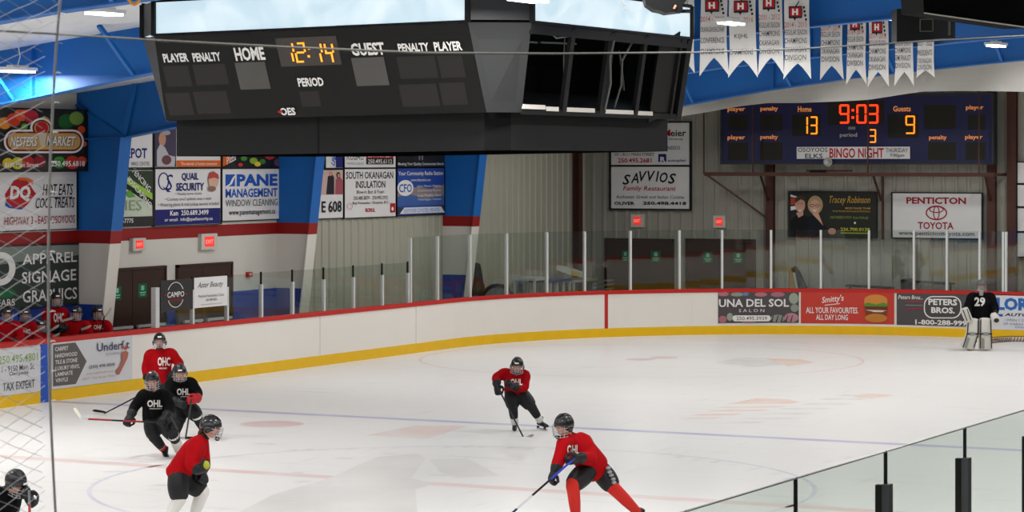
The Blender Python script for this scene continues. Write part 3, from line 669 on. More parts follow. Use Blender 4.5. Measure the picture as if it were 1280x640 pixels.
a.poly([(496, 267.5), (502, 259.5), (548, 258), (552.5, 265.5)], ink('#d5dbe6')); a.text('OSOYOOS COYOTES UPDATES', 501, 260.5, 546, 265, BLUEI); fin(r, a)
r, a = sign('wall_sign', LEFT, (404, 150, 426.3, 210), 'blue and white sign strip beside the second blue column, upper row', 'billboard', PANEL_W, FR, 1)
a.rect(417, 151, 426, 209.5, NAVY); a.text('Life', 411, 196, 417, 206, BLUEI, .03, .2, 1.2); fin(r, a)
r, a = sign('wall_sign', LEFT, (427.5, 150, 492.3, 209.5), 'white sign with two phone numbers in red and black boxes, upper row', 'billboard', PANEL_W, FR, 1)
a.text('KUBAU', 431, 191, 452, 200, BLK); a.text('HOMES & DESIGN', 431, 203, 452, 206, GREY); a.rect(455, 180, 489, 197.5, REDI); a.rect(455, 197.5, 489, 205.5, BLK); a.text('250.495.7257', 457, 191, 487, 196.5, WHT, .01); a.text('250.495.6112', 457, 199, 487, 204.5, WHT, .01); fin(r, a)
r, a = sign('wall_sign', LEFT, (493.3, 150, 554, 209), 'black construction company sign just below the hanging scoreboard, upper row', 'billboard', mat('black_sign_panel', '#1d1d1f', .5), FR, 1)
a.text('Meeting Your Quality Construction Needs', 495, 203, 552, 207.5, WHT, .005); a.rect(521, 191, 522.5, 200, GREY); a.rect(524.5, 191, 526, 200, GREY); fin(r, a)
# -- end wall
EB = dict(base=.04)
r, a = sign('wall_sign', END, (765.5, 153.5, 864, 206.5), 'white insurance sign half hidden by the hanging scoreboard, on the end wall', 'billboard', PANEL_W, FR, 1.6, **EB)
a.text('Meier', 831, 162, 859.5, 170.5, BLK, .02); a.rect(826, 162, 838, 170.5, PANEL_W); a.text('M', 830, 162, 840, 170.5, REDI, .02); a.text('Services Group', 812, 172, 856, 176, BLK); a.text('YOUR INSURANCE NEEDS', 790, 182.5, 852, 187, NAVY)
a.text('101 - 8111 MAIN STREET', 770, 191, 820, 195, ink('#3a3a3c')); a.text('250.495.2681', 774.5, 197.5, 816.5, 203.5, REDI, .02); a.rect(825, 192.5, 835, 202.5, NAVY); a.text('R', 827.5, 196, 834, 202.5, WHT, .03); a.text('autoplan', 837, 199, 859.5, 203, NAVY, .01); fin(r, a)
r, a = sign('wall_sign', END, (765.5, 208, 864, 261), 'white family restaurant sign, lower of the pair on the end wall', 'billboard', PANEL_W, FR, 1.6, **EB)
for i, ch in enumerate('SAVVIOS'):
    dy = (3.5, 1.5, -.5, -1, -.5, .8, 2.2)[i]; x = 780+(i*10.4 if i < 5 else i*10.4-5.4); a.text(ch, x, 214.5+dy, x+(4.4 if ch == 'I' else 10), 227.5+dy, BLK, .02, .25)
a.text('Family Restaurant', 781, 232.5, 847, 240, REDI, .005, .2); a.text('Authentic Greek and Italian Cuisine', 772, 244, 857, 248, ink('#55555a'), 0, .2); a.text('OLIVER', 770, 252, 795.5, 256, BLK, .03); a.text('250.498.4418', 806, 252, 860, 256, BLK, .03); fin(r, a)
r, a = sign('wall_sign', END, (988.5, 240, 1096.5, 296), 'black mortgage team billboard with a photo of two smiling people', 'billboard', mat('black_photo_panel', '#20231b', .5, var=.2, scale=1), FR, 1, **EB)
a.poly([(989.5, 241), (1003, 241), (1008, 270), (989.5, 268)], ink('#23262f')); a.rect(990, 247.5, 998, 256, ink('#b5492e')); a.poly([(990, 258), (1000, 257), (1000, 261), (990, 263)], WHT); a.poly([(990, 243), (1002, 247), (1002, 248), (990, 246)], WHT)
a.poly([(990, 295), (990, 276), (996, 270), (1006, 268), (1014, 272), (1022, 282), (1024, 295)], ink('#141414')); a.ell(1002, 256, 6.2, 9.5, ink('#cf9c86')); a.poly([(995.5, 254), (996, 247), (1002, 244), (1009, 247), (1009, 252), (1003, 249)], ink('#4b3527')); a.poly([(997, 266), (1006, 264), (1006, 269), (1000, 272)], ink('#cf9c86'))
a.ell(1021, 256, 9.5, 11.5, ink('#b59a6e')); a.poly([(1012, 295), (1012, 272), (1018, 268), (1030, 278), (1038, 288), (1040, 295)], ink('#181b24')); a.ell(1020.5, 258, 6.2, 8.6, ink('#d6a48e')); a.poly([(1017, 267), (1025, 266), (1031, 282), (1024, 274)], ink('#d6a48e')); a.ell(1042, 289, 5, 4, ink('#c99478'))
for dx in (-3.2, 3.2): a.ring(1020.5+dx, 257, 2.6, 2, .6, BLK, 14)
for x in (1002, 1020.5): a.poly([(x-2.5, 262.3), (x+2.5, 262.3), (x+1.2, 264), (x-1.2, 264)], WHT)
for x, y in ((999.8, 254), (1004.4, 254)): a.ell(x, y, .8, .6, BLK, 8)
GOLD = ink('#c9a24e')
a.text('Tracey Robinson', 1039, 245, 1090, 256.5, GOLD, .005, .35); a.text('MORTGAGE TEAM', 1059, 259, 1090, 261.5, GOLD, .01); a.text('YOUR TRUSTED MORTGAGE PROFESSIONALS', 1043, 263, 1090, 265, GOLD); a.text('PARTNERED WITH  Steve McAnally', 1040, 270, 1088, 274.5, ink('#8f9a4a'), 0, .3); a.ell(1071, 278.5, 1.3, 1.6, WHT, 8); a.text('236.700.0139', 1053, 284.5, 1089.5, 289, ink('#c9c73a'), .02); a.rect(1053, 290.5, 1089.5, 292, ink('#a9b02e')); fin(r, a)
r, a = sign('wall_sign', END, (1117, 241.5, 1228.5, 297.5), 'white car dealership billboard with red oval emblem, right of the photo billboard', 'billboard', PANEL_W, FR, 1.2, **EB)
DR = ink('#9c1f2e')
a.text('PENTICTON', 1134.5, 246.5, 1209, 255, DR, .035); a.ring(1172, 266, 13.5, 9.2, 1.7, DR); a.ring(1172, 266, 4.2, 8.6, 1.3, DR); a.ring(1172, 261.8, 9.2, 4.4, 1.3, DR); a.text('TOYOTA', 1149, 277.5, 1193.5, 286.5, DR, .02); a.text('www.pentictontoyota.com', 1125, 289, 1219.5, 296, ink('#55555a'), .008); fin(r, a)
for k, (y0, y1) in enumerate(((203, 229), (231, 258), (260, 289), (291, 321))):
    r, a = sign('wall_sign', END, (1273, y0, 1318, y1), ('topmost', 'second from top', 'third from top', 'lowest')[k]+' white panel of the sign stack at the far right edge', 'billboard', PANEL_W, FR, 1.2, **EB)
# -- advertising on the boards
BB = dict(base=.014, depth=.006)
def wrap(box, lab, bg, sub=1): return sign('board_banner', BOARDS, box, lab, 'board advertisement', bg, sub=sub, **BB)
r, a = wrap((-30, 437, 49.5, 494), 'white tax expert banner on the boards left of the blue marker strip', mat('pale_banner', '#d3d3d6', .4, var=.03), 2)
a.text('250.495.4801', -3, 443, 46, 453, ink('#86a85e'), .01); a.text('1 - 9150 Main St.', 1, 456, 42, 463.5, ink('#55555c'), .005); a.text('Osoyoos', 10, 463.5, 34, 470, ink('#55555c'), .005); a.text('TAX EXPERT', 2, 476.5, 42, 486.5, ink('#4c4c52'), .008); fin(r, a)
r, a = wrap((64, 424, 164, 480.5), 'flooring banner with grey arrow and red footprint right of the blue marker strip', mat('pale_banner', '#d3d3d6', .4, var=.03), 3)
a.poly([(65, 431), (93, 428), (107, 451.5), (93.5, 480), (65, 483)], ink('#66605e')); 
for k, t in enumerate(('CARPET', 'HARDWOOD', 'TILE & STONE', 'LUXURY VINYL', 'LAMINATE', 'VINYLS')): a.text(t, 67.5, 433.2+k*7.8, (84, 95, 95, 98, 89, 83)[k], 438.2+k*7.8, WHT, .01)
a.text('Underf t', 119.5, 427, 160, 437.5, ink('#4a5070'), .012); a.ell(151.3, 434, 1.9, 2, ink('#b5553f')); a.ell(155.5, 434.5, 1.8, 2.6, ink('#b5553f'))
a.poly([(150, 440), (156, 438.5), (158.5, 441), (157, 448), (153, 456), (149.5, 463), (147, 468), (143.5, 468), (143, 463), (147, 458), (150.5, 450), (149.5, 445)], ink('#b06a5c')); a.text('FLOORING', 130, 440.5, 148, 443.5, GREY); a.text('(250) 498-8808', 109, 455, 141, 460, ink('#54545a'), .015)
a.text('www.underfootflooring.ca', 105, 464, 142, 467, ink('#b5806f')); a.text('34577 - 91st Street, Oliver', 100, 470, 141, 473.5, ink('#b5806f')); fin(r, a)
r, a = wrap((897.5, 365, 998.5, 403.5), 'dark floral salon banner with white lettering on the end boards', mat('charcoal_floral_banner', '#4f494b', .4, var=.1), 8)
for x, y, rx, ry, c in ((904, 367.5, 7, 2.8, '#b5717c'), (921, 368, 8, 2.6, '#8f9488'), (932, 367.5, 4, 2.2, '#5f7fa5'), (951, 368, 8, 2.8, '#b5717c'), (972, 368, 9, 3, '#a5707c'), (992, 373, 6, 7, '#9aa392'), (903, 399, 5, 4.5, '#a96a76'), (912, 396, 4, 5, '#9aa392'), (972, 398, 9, 5, '#8b9287'), (989, 397, 9, 6, '#b5828c'), (993, 385, 5, 5, '#8b9287'), (935, 402.3, 9, 1.2, '#a96a76')): a.ell(x, y, rx, ry, ink(c), 12)
for k in range(5): a.poly([(963+k*6, 403), (966+k*6, 394), (967+k*6, 394), (965+k*6, 403)], ink('#45403f'))
a.text('UNA DEL SOL', 898, 373.5, 986, 383.5, WHT, .025); a.text('S A L O N', 923, 386, 955, 390, WHT); a.rrect(915, 394, 963, 401.5, 3.5, WHT); a.text('250.495.3939', 920, 395.5, 958.5, 400, ink('#4f494b'), .005); fin(r, a)
r, a = wrap((1001, 365.5, 1118, 404.5), 'red restaurant banner with a hamburger on the end boards', mat('tomato_banner', '#c23a2c', .4, var=.04), 8)
a.text("Smitty's", 1027, 369.5, 1055, 379.5, WHT, .012, .25, .12); a.poly([(1031, 381), (1050, 379), (1050, 379.8), (1031, 382)], WHT); a.text('ALL YOUR FAVOURITES.', 1007.5, 384, 1073, 391.5, WHT, .015); a.text('ALL DAY LONG', 1020, 393, 1060, 400, WHT, .015)
a.ell(1095, 375, 14.5, 6.8, ink('#cf8a3f')); a.rect(1080.5, 375, 1109.5, 380, ink('#cf8a3f')); a.poly([(1079, 380), (1085, 378), (1095, 380.5), (1105, 378), (1111, 381), (1106, 384.5), (1096, 382.5), (1084, 384.5)], ink('#5f8a35')); a.rect(1081, 383, 1109.5, 389, ink('#6b3a22')); a.poly([(1081, 387), (1090, 389), (1098, 393), (1106, 388.5), (1110, 388)], ink('#e0d3c0')); a.rect(1082, 390, 1109, 395, ink('#7a4426')); a.ell(1095.5, 397.5, 14, 5.5, ink('#c07c38')); fin(r, a)
r, a = wrap((1121, 367, 1216, 407), 'charcoal contractor banner with a white outlined badge left of the goalie', mat('charcoal_banner', '#4b4849', .4, var=.08), 6)
a.text('Peters Bros...', 1123, 369, 1154, 374, WHT, .01, .2); 
for y, c in ((377, REDI), (381.5, GREY), (386, REDI)): a.rect(1132, y-.5, 1154, y+.5, c)
a.rrect(1155.2, 370, 1202.2, 398, 11, WHT); a.rrect(1156.6, 371.4, 1200.8, 396.6, 10, ink('#4b4849')); a.text('PETERS', 1161, 373.5, 1197, 381.5, WHT, .035); a.text('BROS.', 1164.5, 384, 1194, 391.5, WHT, .035); a.text('1-800-288-9997', 1144.5, 400, 1215, 406.5, WHT, .03); fin(r, a)
r, a = wrap((1239, 369, 1330, 413), 'pale auto shop banner with blue lettering right of the goalie', mat('pale_blue_banner', '#d5d6dc', .4, var=.03), 4)
a.text('LORNE', 1246, 372.5, 1312, 388.5, ink('#2d6cb5'), .05); a.text('AUTO REPAIR', 1256, 392, 1322, 396, ink('#2d2f38'), .03, .15); a.rect(1246, 392.5, 1254, 395.5, ink('#2d5aa5')); a.text('OPEN 7 DAYS A WEEK', 1258, 399, 1312, 402, ink('#7f86a5')); a.text('all makes and models', 1255, 403.5, 1312, 406.5, ink('#7f86a5')); a.text('Osoyoos', 1269, 408, 1300, 411, ink('#7f86a5')); fin(r, a)
# -- panels hung in the low glass
GL = type('G', (), {'at': lambda s, a, h, off: path(a, off-.03)+UP*h, 'inv': BOARDS.inv})()
r, a = sign('hanging_panel', GL, (202, 349.5, 242, 388), 'black restaurant panel with a round white emblem in the low glass', 'advertising panel', mat('black_gloss_panel', '#2a2829', .4), depth=.012)
a.ring(220.5, 368.5, 10.5, 16, .8, WHT, 24, 25, 155); a.ring(220.5, 368.5, 10.5, 16, .8, WHT, 24, 205, 335); a.text('CAMPO', 210, 364.5, 231, 371.5, WHT, .01, .1); a.text('MARINA', 212, 373.5, 229, 376.5, REDI); a.ell(207.5, 369, 1, 1.2, REDI, 8); a.ell(233.5, 367.5, 1, 1.2, REDI, 8); fin(r, a)
r, a = sign('hanging_panel', GL, (244, 346, 285, 383.5), 'white clinic panel with black handwriting in the low glass', 'advertising panel', PANEL_W, depth=.012)
a.text('Aster Beauty', 248, 352, 280, 361, BLK, .003, .35); a.text('Medical Aesthetics Clinic', 249, 367.5, 281, 371, ink('#66666a')); a.text('250 498 0024', 258, 373, 272, 376, BLK); a.text('www.asterbeauty.com', 252, 379, 278, 381, ink('#66666a')); fin(r, a)

# ================================================================== END WALL SCOREBOARD
SBY = WY-.7
SBF = Plane((0, SBY, 0), (1, 0, 0), (0, 0, 1), (0, -1, 0))
M_NAVYB = mat('navy_scoreboard_face', '#1c1e4a', .5, var=.08)
x0, h1 = SBF.inv(903, 122); x1, h0 = SBF.inv(1240, 203)
sb = empty('wall_scoreboard', (x0/2+x1/2, SBY, h0), 'wide navy scoreboard on the end wall showing 9:03 and 13 to 9', 'scoreboard')
b = MB(); b.box((x0, SBY, h0), (x1, SBY+.25, h1), M_NAVYB); b.build('cabinet', sb)
b = MB()
for q in (((x0-.05, SBY-.03, h0-.05), (x1+.05, SBY+.26, h0)), ((x0-.05, SBY-.03, h1), (x1+.05, SBY+.26, h1+.05)), ((x0-.05, SBY-.03, h0), (x0, SBY+.26, h1)), ((x1, SBY-.03, h0), (x1+.05, SBY+.26, h1))): b.box(*q, M_DARK)
b.build('frame', sb)
MESHD = ink('#26251f')
a = None
for q in ((910, 143, 935, 163), (950, 143, 978, 163), (910, 178, 935, 200), (950, 178, 978, 200), (1155, 131, 1195, 161), (1210, 143, 1232, 162), (1160, 178, 1195, 200), (1207, 178, 1232, 200), (990, 143, 1026, 170), (1110, 143, 1148, 172), (1035, 126, 1105, 156)): a = Art(SBF, 0); a.rect(*q, MESHD); a.mb.build('display_window', sb)
E1 = glow('#ff3a12', 2.6); E2 = glow('#ff8c1a', 2.2); E3 = glow('#d98748', .75)
a = Art(SBF, .024)
a.digits('9:03', 1049.5, 130.5, 1099, 154.5, E1, 2.4, 2.4); a.mb.build('clock_digits', sb)
a = Art(SBF, .024); a.digits('13', 1001, 145.5, 1022.5, 168, E2, 1.9, 2.6); a.digits('9', 1132.5, 144.5, 1144.5, 167.5, E2, 1.9); a.digits('3', 1087.5, 161.5, 1096, 178.5, E2, 1.6); a.mb.build('score_digits', sb)
a = Art(SBF, .024)
for t, x, y in (('player', 910, 137), ('penalty', 951, 136.5), ('player', 910, 172.5), ('penalty', 951, 172), ('Guests', 1117, 136), ('Home', 998, 136.5), ('player', 1208, 135), ('player', 1207, 172), ('penalty', 1162, 172.5)):
    a.text(t, x, y-3.6, x+(22 if len(t) > 4 else 17), y+3.4, E3, .02)
a.text('period', 1050.5, 166, 1072, 172.5, ink('#c9c4b8'), .01); a.rect(1061, 158.5, 1070, 162, ink('#8a8a88')); a.mb.build('lettering', sb)
a = Art(SBF, .03); a.rect(996.5, 183.5, 1138, 198.5, PANEL_W)
a.text('OSOYOOS', 998, 184.5, 1035, 190, BLK, .01); a.text('ELKS', 1007, 192, 1029, 198, BLK, .01); a.text('BINGO NIGHT', 1037.5, 185, 1105.5, 197.5, REDI, .02); a.text('THURSDAY', 1108, 185, 1135.5, 190.5, ink('#3a3a40')); a.text('7:00pm', 1113, 192, 1131, 197.5, BLK, .005); a.mb.build('bingo_strip', sb)
# club plate above the scoreboard
r, a = sign('wall_plate', SBF, (1066, 112, 1121, 121), 'small white lodge plate peeking over the end wall scoreboard', 'sign', PANEL_W, None, base=-.2, depth=.03); a.text('Eagles Lodge', 1078, 114, 1118, 120, BLK, .02); fin(r, a)
# bracket shelf carrying it
BRK = Plane((0, SBY-.35, 0), (1, 0, 0), (0, 0, 1), (0, -1, 0))
p0, hb = BRK.inv(881, 217.5); p1, _ = BRK.inv(1243, 217.5)
br = empty('scoreboard_shelf', (p0/2+p1/2, WY-.1, hb), 'rusty brown steel bracket shelf under the end wall scoreboard', 'bracket')
b = MB(); b.beam((p0, SBY-.35, hb), (p1, SBY-.35, hb), .08, .09, M_BROWN); b.build('front_rail', br)
for px in (883, 943, 965, 1086, 1105, 1228, 1241):
    s_ = BRK.inv(px, 217)[0]; b = MB(); b.beam((s_, SBY-.35, hb), (s_, WY-.01, hb), .05, .07, M_BROWN, (0, 0, 1)); b.build('cross_bar', br)
for px, tgt in ((883, 962), (950, 964), (1091, 1105), (1231, 1241)):
    s0 = BRK.inv(px, 217)[0]; s1, z1 = END.inv(tgt, 272 if px < 900 else 250); b = MB(); b.beam((s0, SBY-.33, hb-.02), (s1, WY-.2, z1), .045, .045, M_BROWN); b.build('brace', br)
for px in (880, 941, 1085, 1224):
    s0 = BRK.inv(px, 217)[0]; b = MB(); b.beam((s0, SBY-.36, hb), (s0, SBY-.36, h1+.4), .03, .03, M_BROWN); b.build('hanger_rod', br)
s0 = END.inv(1105, 250)[0]; b = MB(); b.beam((s0, WY-.1, 2.2), (s0, WY-.1, hb), .05, .05, M_BROWN); b.build('drop_rod', br)
# horn and bar under it
c = SBF.inv(1037, 203); hn = empty('round_horn', SBF.at(c[0], c[1]-.1, .06), 'round silver horn hung below the bingo strip', 'horn')
b = MB(); cc = SBF.at(c[0], c[1], .08)
b.rings([[cc+Vector((r_*math.cos(k*.5236), o, r_*math.sin(k*.5236))) for k in range(12)] for r_, o in ((.03, .10), (.06, .05), (.11, -.02), (.115, -.05), (.09, -.05), (.03, .0))], mat('silver_horn', '#a5a5a0', .35, .5)); b.build('bell', hn, True)
c0 = SBF.inv(1010, 213.5); c1 = SBF.inv(1067, 213)
b = MB(); b.beam(SBF.at(c0[0], c0[1], .1), SBF.at(c1[0], c0[1], .1), .06, .05, M_BROWN); b.beam(SBF.at(c0[0]+.1, c0[1]-.02, .12), SBF.at(c0[0]+.5, c0[1]-.02, .12), .08, .09, M_BLACK)
tag(b.build('goal_light_bar', loc=SBF.at(c0[0], c0[1], .1)), 'thin dark bar lying on the shelf below the bingo strip', 'bar')
# ================================================================== HANGING CENTRE SCOREBOARD
def tl(p): return Vector((p[0], p[1], p[2]+.015*(p[0]+13.6)))
TZ, BZ, KZ, LZ = 5.61, 4.63, 4.21, 6.02
top = [(-17.77, 25.8), (-13.63, 25.8), (-13.11, 26.32), (-13.11, 30.8), (-13.63, 31.32), (-17.77, 31.32), (-18.29, 30.8), (-18.29, 26.32)]
bot = [(-17.88, 26.2), (-13.61, 26.2), (-13.40, 26.65), (-13.40, 31.1), (-13.75, 31.4), (-17.6, 31.4), (-18.1, 31.0), (-18.15, 26.6)]
skt = [(-17.9, 26.45), (-13.77, 26.45), (-13.60, 26.78), (-13.60, 31.2), (-13.85, 31.3), (-17.6, 31.3), (-18.0, 31.0), (-18.1, 26.75)]
def ring3(r, z): return [tl((x, y, z)) for x, y in r]
T3, B3, K0, K1, L3 = ring3(top, TZ), ring3(bot, BZ), ring3(skt, BZ+.02), ring3(skt, KZ), ring3(top, LZ)
cs = empty('centre_scoreboard', tl((-15.7, 28.6, KZ)), 'large black scoreboard hanging over centre ice showing 12:14', 'scoreboard')
M_CHAM = mat('grey_black_panel', '#2c2d2e', .5, var=.05, spec=.3); M_SKIRT = mat('black_skirt_panel', '#151616', .5, var=.08, scale=3, spec=.2)
def panel_between(a0, a1, b1, b0, m, name, t=.03):
    n = (a1-a0).cross(b0-a0).normalized()*t; mb = MB(); mb.hexa([b0-n, b1-n, b1, b0, a0-n, a1-n, a1, a0], m); return mb.build(name, cs)
FRONT_N = (T3[1]-T3[0]).cross(B3[0]-T3[0]).normalized()
if FRONT_N.y > 0: FRONT_N = -FRONT_N
for i in range(8):
    j = (i+1) % 8
    if i == 2: continue
    m = M_SCREEN if i in (0, 4, 6) else M_CHAM
    mb = MB(); a0, a1, b1, b0 = T3[i], T3[j], B3[j], B3[i]
    n = (a1-a0).cross(b0-a0).normalized(); c = Vector((-15.7, 28.6, 5)); n = -n if n.dot((a0+b1)/2-c) < 0 else n
    mb.hexa([b0-n*.03, b1-n*.03, b1, b0, a0-n*.03, a1-n*.03, a1, a0], m); mb.build('face_panel' if i in (0, 4, 6) else 'corner_panel', cs)
for i in range(8):
    j = (i+1) % 8; mb = MB(); a0, a1, b1, b0 = K0[i], K0[j], K1[j], K1[i]
    n = (a1-a0).cross(b0-a0).normalized(); c = Vector((-15.7, 28.6, 4.4)); n = -n if n.dot((a0+b1)/2-c) < 0 else n
    mb.hexa([b0-n*.02, b1-n*.02, b1, b0, a0-n*.02, a1-n*.02, a1, a0], M_SKIRT if i % 2 == 0 else M_BLACK); mb.build('skirt_panel', cs)
    if i == 0:
        s0 = a0.lerp(a1, .475); s1 = b0.lerp(b1, .475); mb = MB(); mb.beam(s0+n*.004, s1+n*.004, .02, .008, M_BLACK, (0, 1, 0)); mb.build('skirt_seam', cs)
mb = MB(); mb.face(K1, mat('matt_black_plate', '#060606', 1.0, spec=0)); mb.face(list(reversed([p+UP*.02 for p in K1])), mat('matt_black_plate', '#060606', 1.0, spec=0)); mb.build('bottom_plate', cs)
mb = MB(); mb.face(L3, M_BLACK); mb.face(list(reversed([p-UP*.03 for p in L3])), M_BLACK); mb.build('top_plate', cs)
# lit sign boxes along the top
def cloudy():
    m = bpy.data.materials.new('lit_white_sign_face'); m.use_nodes = True; nt = m.node_tree; b = nt.nodes['Principled BSDF']
    n = nt.nodes.new('ShaderNodeTexNoise'); n.inputs['Scale'].default_value = 1.4; n.inputs['Detail'].default_value = 1.5; n.inputs['Distortion'].default_value = 1.5
    tc = nt.nodes.new('ShaderNodeTexCoord'); nt.links.new(tc.outputs['Object'], n.inputs['Vector'])
    r = nt.nodes.new('ShaderNodeMapRange'); r.inputs[1].default_value = .35; r.inputs[2].default_value = .7
    mx = nt.nodes.new('ShaderNodeMix'); mx.data_type = 'RGBA'; mx.inputs[6].default_value = (*lin('#bcd6e2'), 1); mx.inputs[7].default_value = (*lin('#dcebf2'), 1)
    nt.links.new(n.outputs['Fac'], r.inputs[0]); nt.links.new(r.outputs[0], mx.inputs[0]); nt.links.new(mx.outputs[2], b.inputs['Emission Color'])
    b.inputs['Emission Strength'].default_value = 1.62; b.inputs['Base Color'].default_value = (.2, .22, .23, 1); b.inputs['Roughness'].default_value = .3
    return m
M_LIT = cloudy()
for i in range(8):
    j = (i+1) % 8; a0, a1, b1, b0 = L3[i], L3[j], T3[j], T3[i]
    n = (a1-a0).cross(b0-a0).normalized(); c = Vector((-15.7, 28.6, 5.8)); n = -n if n.dot((a0+b1)/2-c) < 0 else n
    m = M_LIT if i % 2 == 0 else M_CHAM; q = n*.02
    mb = MB(); mb.hexa([b0-q+UP*.03, b1-q+UP*.03, b1+UP*.03, b0+UP*.03, a0-q, a1-q, a1, a0], m); mb.build('lit_sign' if i % 2 == 0 else 'corner_panel', cs)
    if i % 2 == 0:
        mb = MB()
        for p, q_ in ((a0, b0), (a1, b1)): mb.beam(p+n*.01, q_+n*.01, .05, .05, M_BLACK, n)
        mb.beam(a0+n*.01, a1+n*.01, .04, .03, M_BLACK, n); mb.beam(b0+n*.01+UP*.01, b1+n*.01+UP*.01, .03, .04, M_BLACK, n); mb.build('sign_frame', cs)
# open right-hand side: mullions, rails, inner wall, leftover strips and wires
a0, a1, b1, b0 = T3[2], T3[3], B3[3], B3[2]; nr = (a1-a0).cross(b0-a0).normalized(); nr = -nr if nr.x < 0 else nr
def R(u, v, d=0.0): return (a0.lerp(a1, u)).lerp(b0.lerp(b1, u), v)+nr*d
mb = MB(); mb.hexa([R(0, 1, -.9), R(1, 1, -.9), R(1, 1, -.87), R(0, 1, -.87), R(0, 0, -.9), R(1, 0, -.9), R(1, 0, -.87), R(0, 0, -.87)], mat('black_interior', '#050505', .9, spec=.05)); mb.build('inner_wall', cs)
mb = MB(); mb.hexa([R(0, 1.0, -.9), R(1, 1.0, -.9), R(1, 1.0, 0), R(0, 1.0, 0), R(0, .97, -.9), R(1, .97, -.9), R(1, .97, 0), R(0, .97, 0)], M_BLACK); mb.build('inner_shelf', cs)
for k, (u, w) in enumerate(((.235, .10), (.47, .16), (.69, .09), (.93, .05))):
    mb = MB(); mb.beam(R(u, .02), R(u, .98), w, .05, mat('black_mullion', '#131314', .5, spec=.2), nr); mb.build('mullion', cs)
mb = MB(); mb.beam(R(.86, 0, -.02), R(.86, 1, -.02), .62*.9, .03, M_BLACK, nr); mb.beam(R(.985, 0), R(.985, 1), .14, .06, M_BLACK, nr); mb.build('remaining_panel', cs)
for v, w in ((.06, .12), (.985, .07)):
    mb = MB(); mb.beam(R(0, v), R(1, v), .05, w, mat('black_mullion', '#131314', .5, spec=.2)); mb.build('rail', cs)
for u0, u1, v in ((.0, .12, .93), (.13, .20, .945), (.25, .42, .945), (.49, .67, .95), (.70, .80, .955)):
    mb = MB(); mb.beam(R(u0, v, .01), R(u1, v, .01), .03, .05, M_WHITE); mb.build('leftover_strip', cs)
for pts, r_ in (([R(0, .30, -.4), R(.12, .29, -.4), R(.22, .285, -.4)], .012), ([R(.24, .28, -.4), R(.34, .27, -.4), R(.45, .26, -.4)], .012), ([R(.475, .10, .04), R(.46, .30, .05), R(.485, .6, .05), R(.48, .93, .03)], .012),
                ([R(.66, .12, -.1), R(.61, .35, -.1), R(.625, .65, -.1), R(.60, .93, -.1)], .014), ([R(.68, .28, -.3), R(.72, .55, -.3), R(.745, .75, -.3)], .012), ([R(.33, .1, -.3), R(.34, .4, -.3), R(.36, .7, -.3)], .008), ([R(.1, .08, .02), R(.14, .14, .02), R(.2, .11, .02)], .01)):
    mb = MB(); mb.tube(pts, r_, mat('dull_grey_wire', '#5c5d5c', .6)); mb.build('wire', cs)
# front face print
uF = (B3[1]-B3[0]).normalized(); FP = Plane(B3[0], uF, FRONT_N.cross(uF)*(-1), FRONT_N)
if FP.v.z < 0: FP.v = -FP.v
a = Art(FP, .002); LET = ink('#e4e2de')
for t, x0, y0, x1, y1 in (('PLAYER', 204, 66.5, 235.5, 77.5), ('PENALTY', 241, 65.5, 276, 76.5), ('HOME', 293.5, 58.5, 331, 75.5), ('GUEST', 439, 53, 481, 69), ('PENALTY', 498, 53.5, 536.5, 64), ('PLAYER', 543, 51.5, 578, 63), ('PERIOD', 373, 96.5, 405, 107.5), ('OES', 351, 134, 370, 143.5)):
    a.text(t, x0, y0, x1, y1, LET, .035)
a.poly([(347.5, 139), (353, 136), (353, 142)], REDI); a.mb.build('lettering', cs)
a = Art(FP, .002); GB = mat('grey_display_window', '#4a4845', .4)
a.rect(297, 77.5, 335, 111.5, GB); a.mb.build('display_window', cs); a = Art(FP, .002); a.rect(442.5, 71.5, 483.5, 107, GB); a.mb.build('display_window', cs); a = Art(FP, .002); a.rect(347.5, 46, 424, 82, mat('brown_display_window', '#3a3430', .4)); a.mb.build('clock_window', cs)
DW = mat('dark_brown_display_window', '#130e0d', .45)
for q in ((206, 82, 238, 108), (243, 80, 284, 106), (209, 116, 240, 144), (244, 114, 286, 142), (498, 70, 546, 98), (549, 69, 580, 97), (501, 105, 548, 133), (551, 103, 583, 131), (376, 114, 400, 133)): a = Art(FP, .001); a.rect(*q, DW); a.mb.build('dark_display_window', cs)
a = Art(FP, .001); a.rect(410, 108, 421, 116, M_BLACK); a.mb.build('camera_window', cs)
a = Art(FP, .008); a.digits('12:14', 356, 52.5, 418.5, 77.5, glow('#ffa326', 1.6), 2.3, 3.0); a.mb.build('clock_digits', cs)
for x, y in ((-17.2, 27), (-14.2, 27), (-17.2, 30.3), (-14.2, 30.3)):
    mb = MB(); mb.tube([tl((x, y, LZ)), (x, y, roof_z(x))], .012, M_DARK); mb.build('hoist_cable', cs)

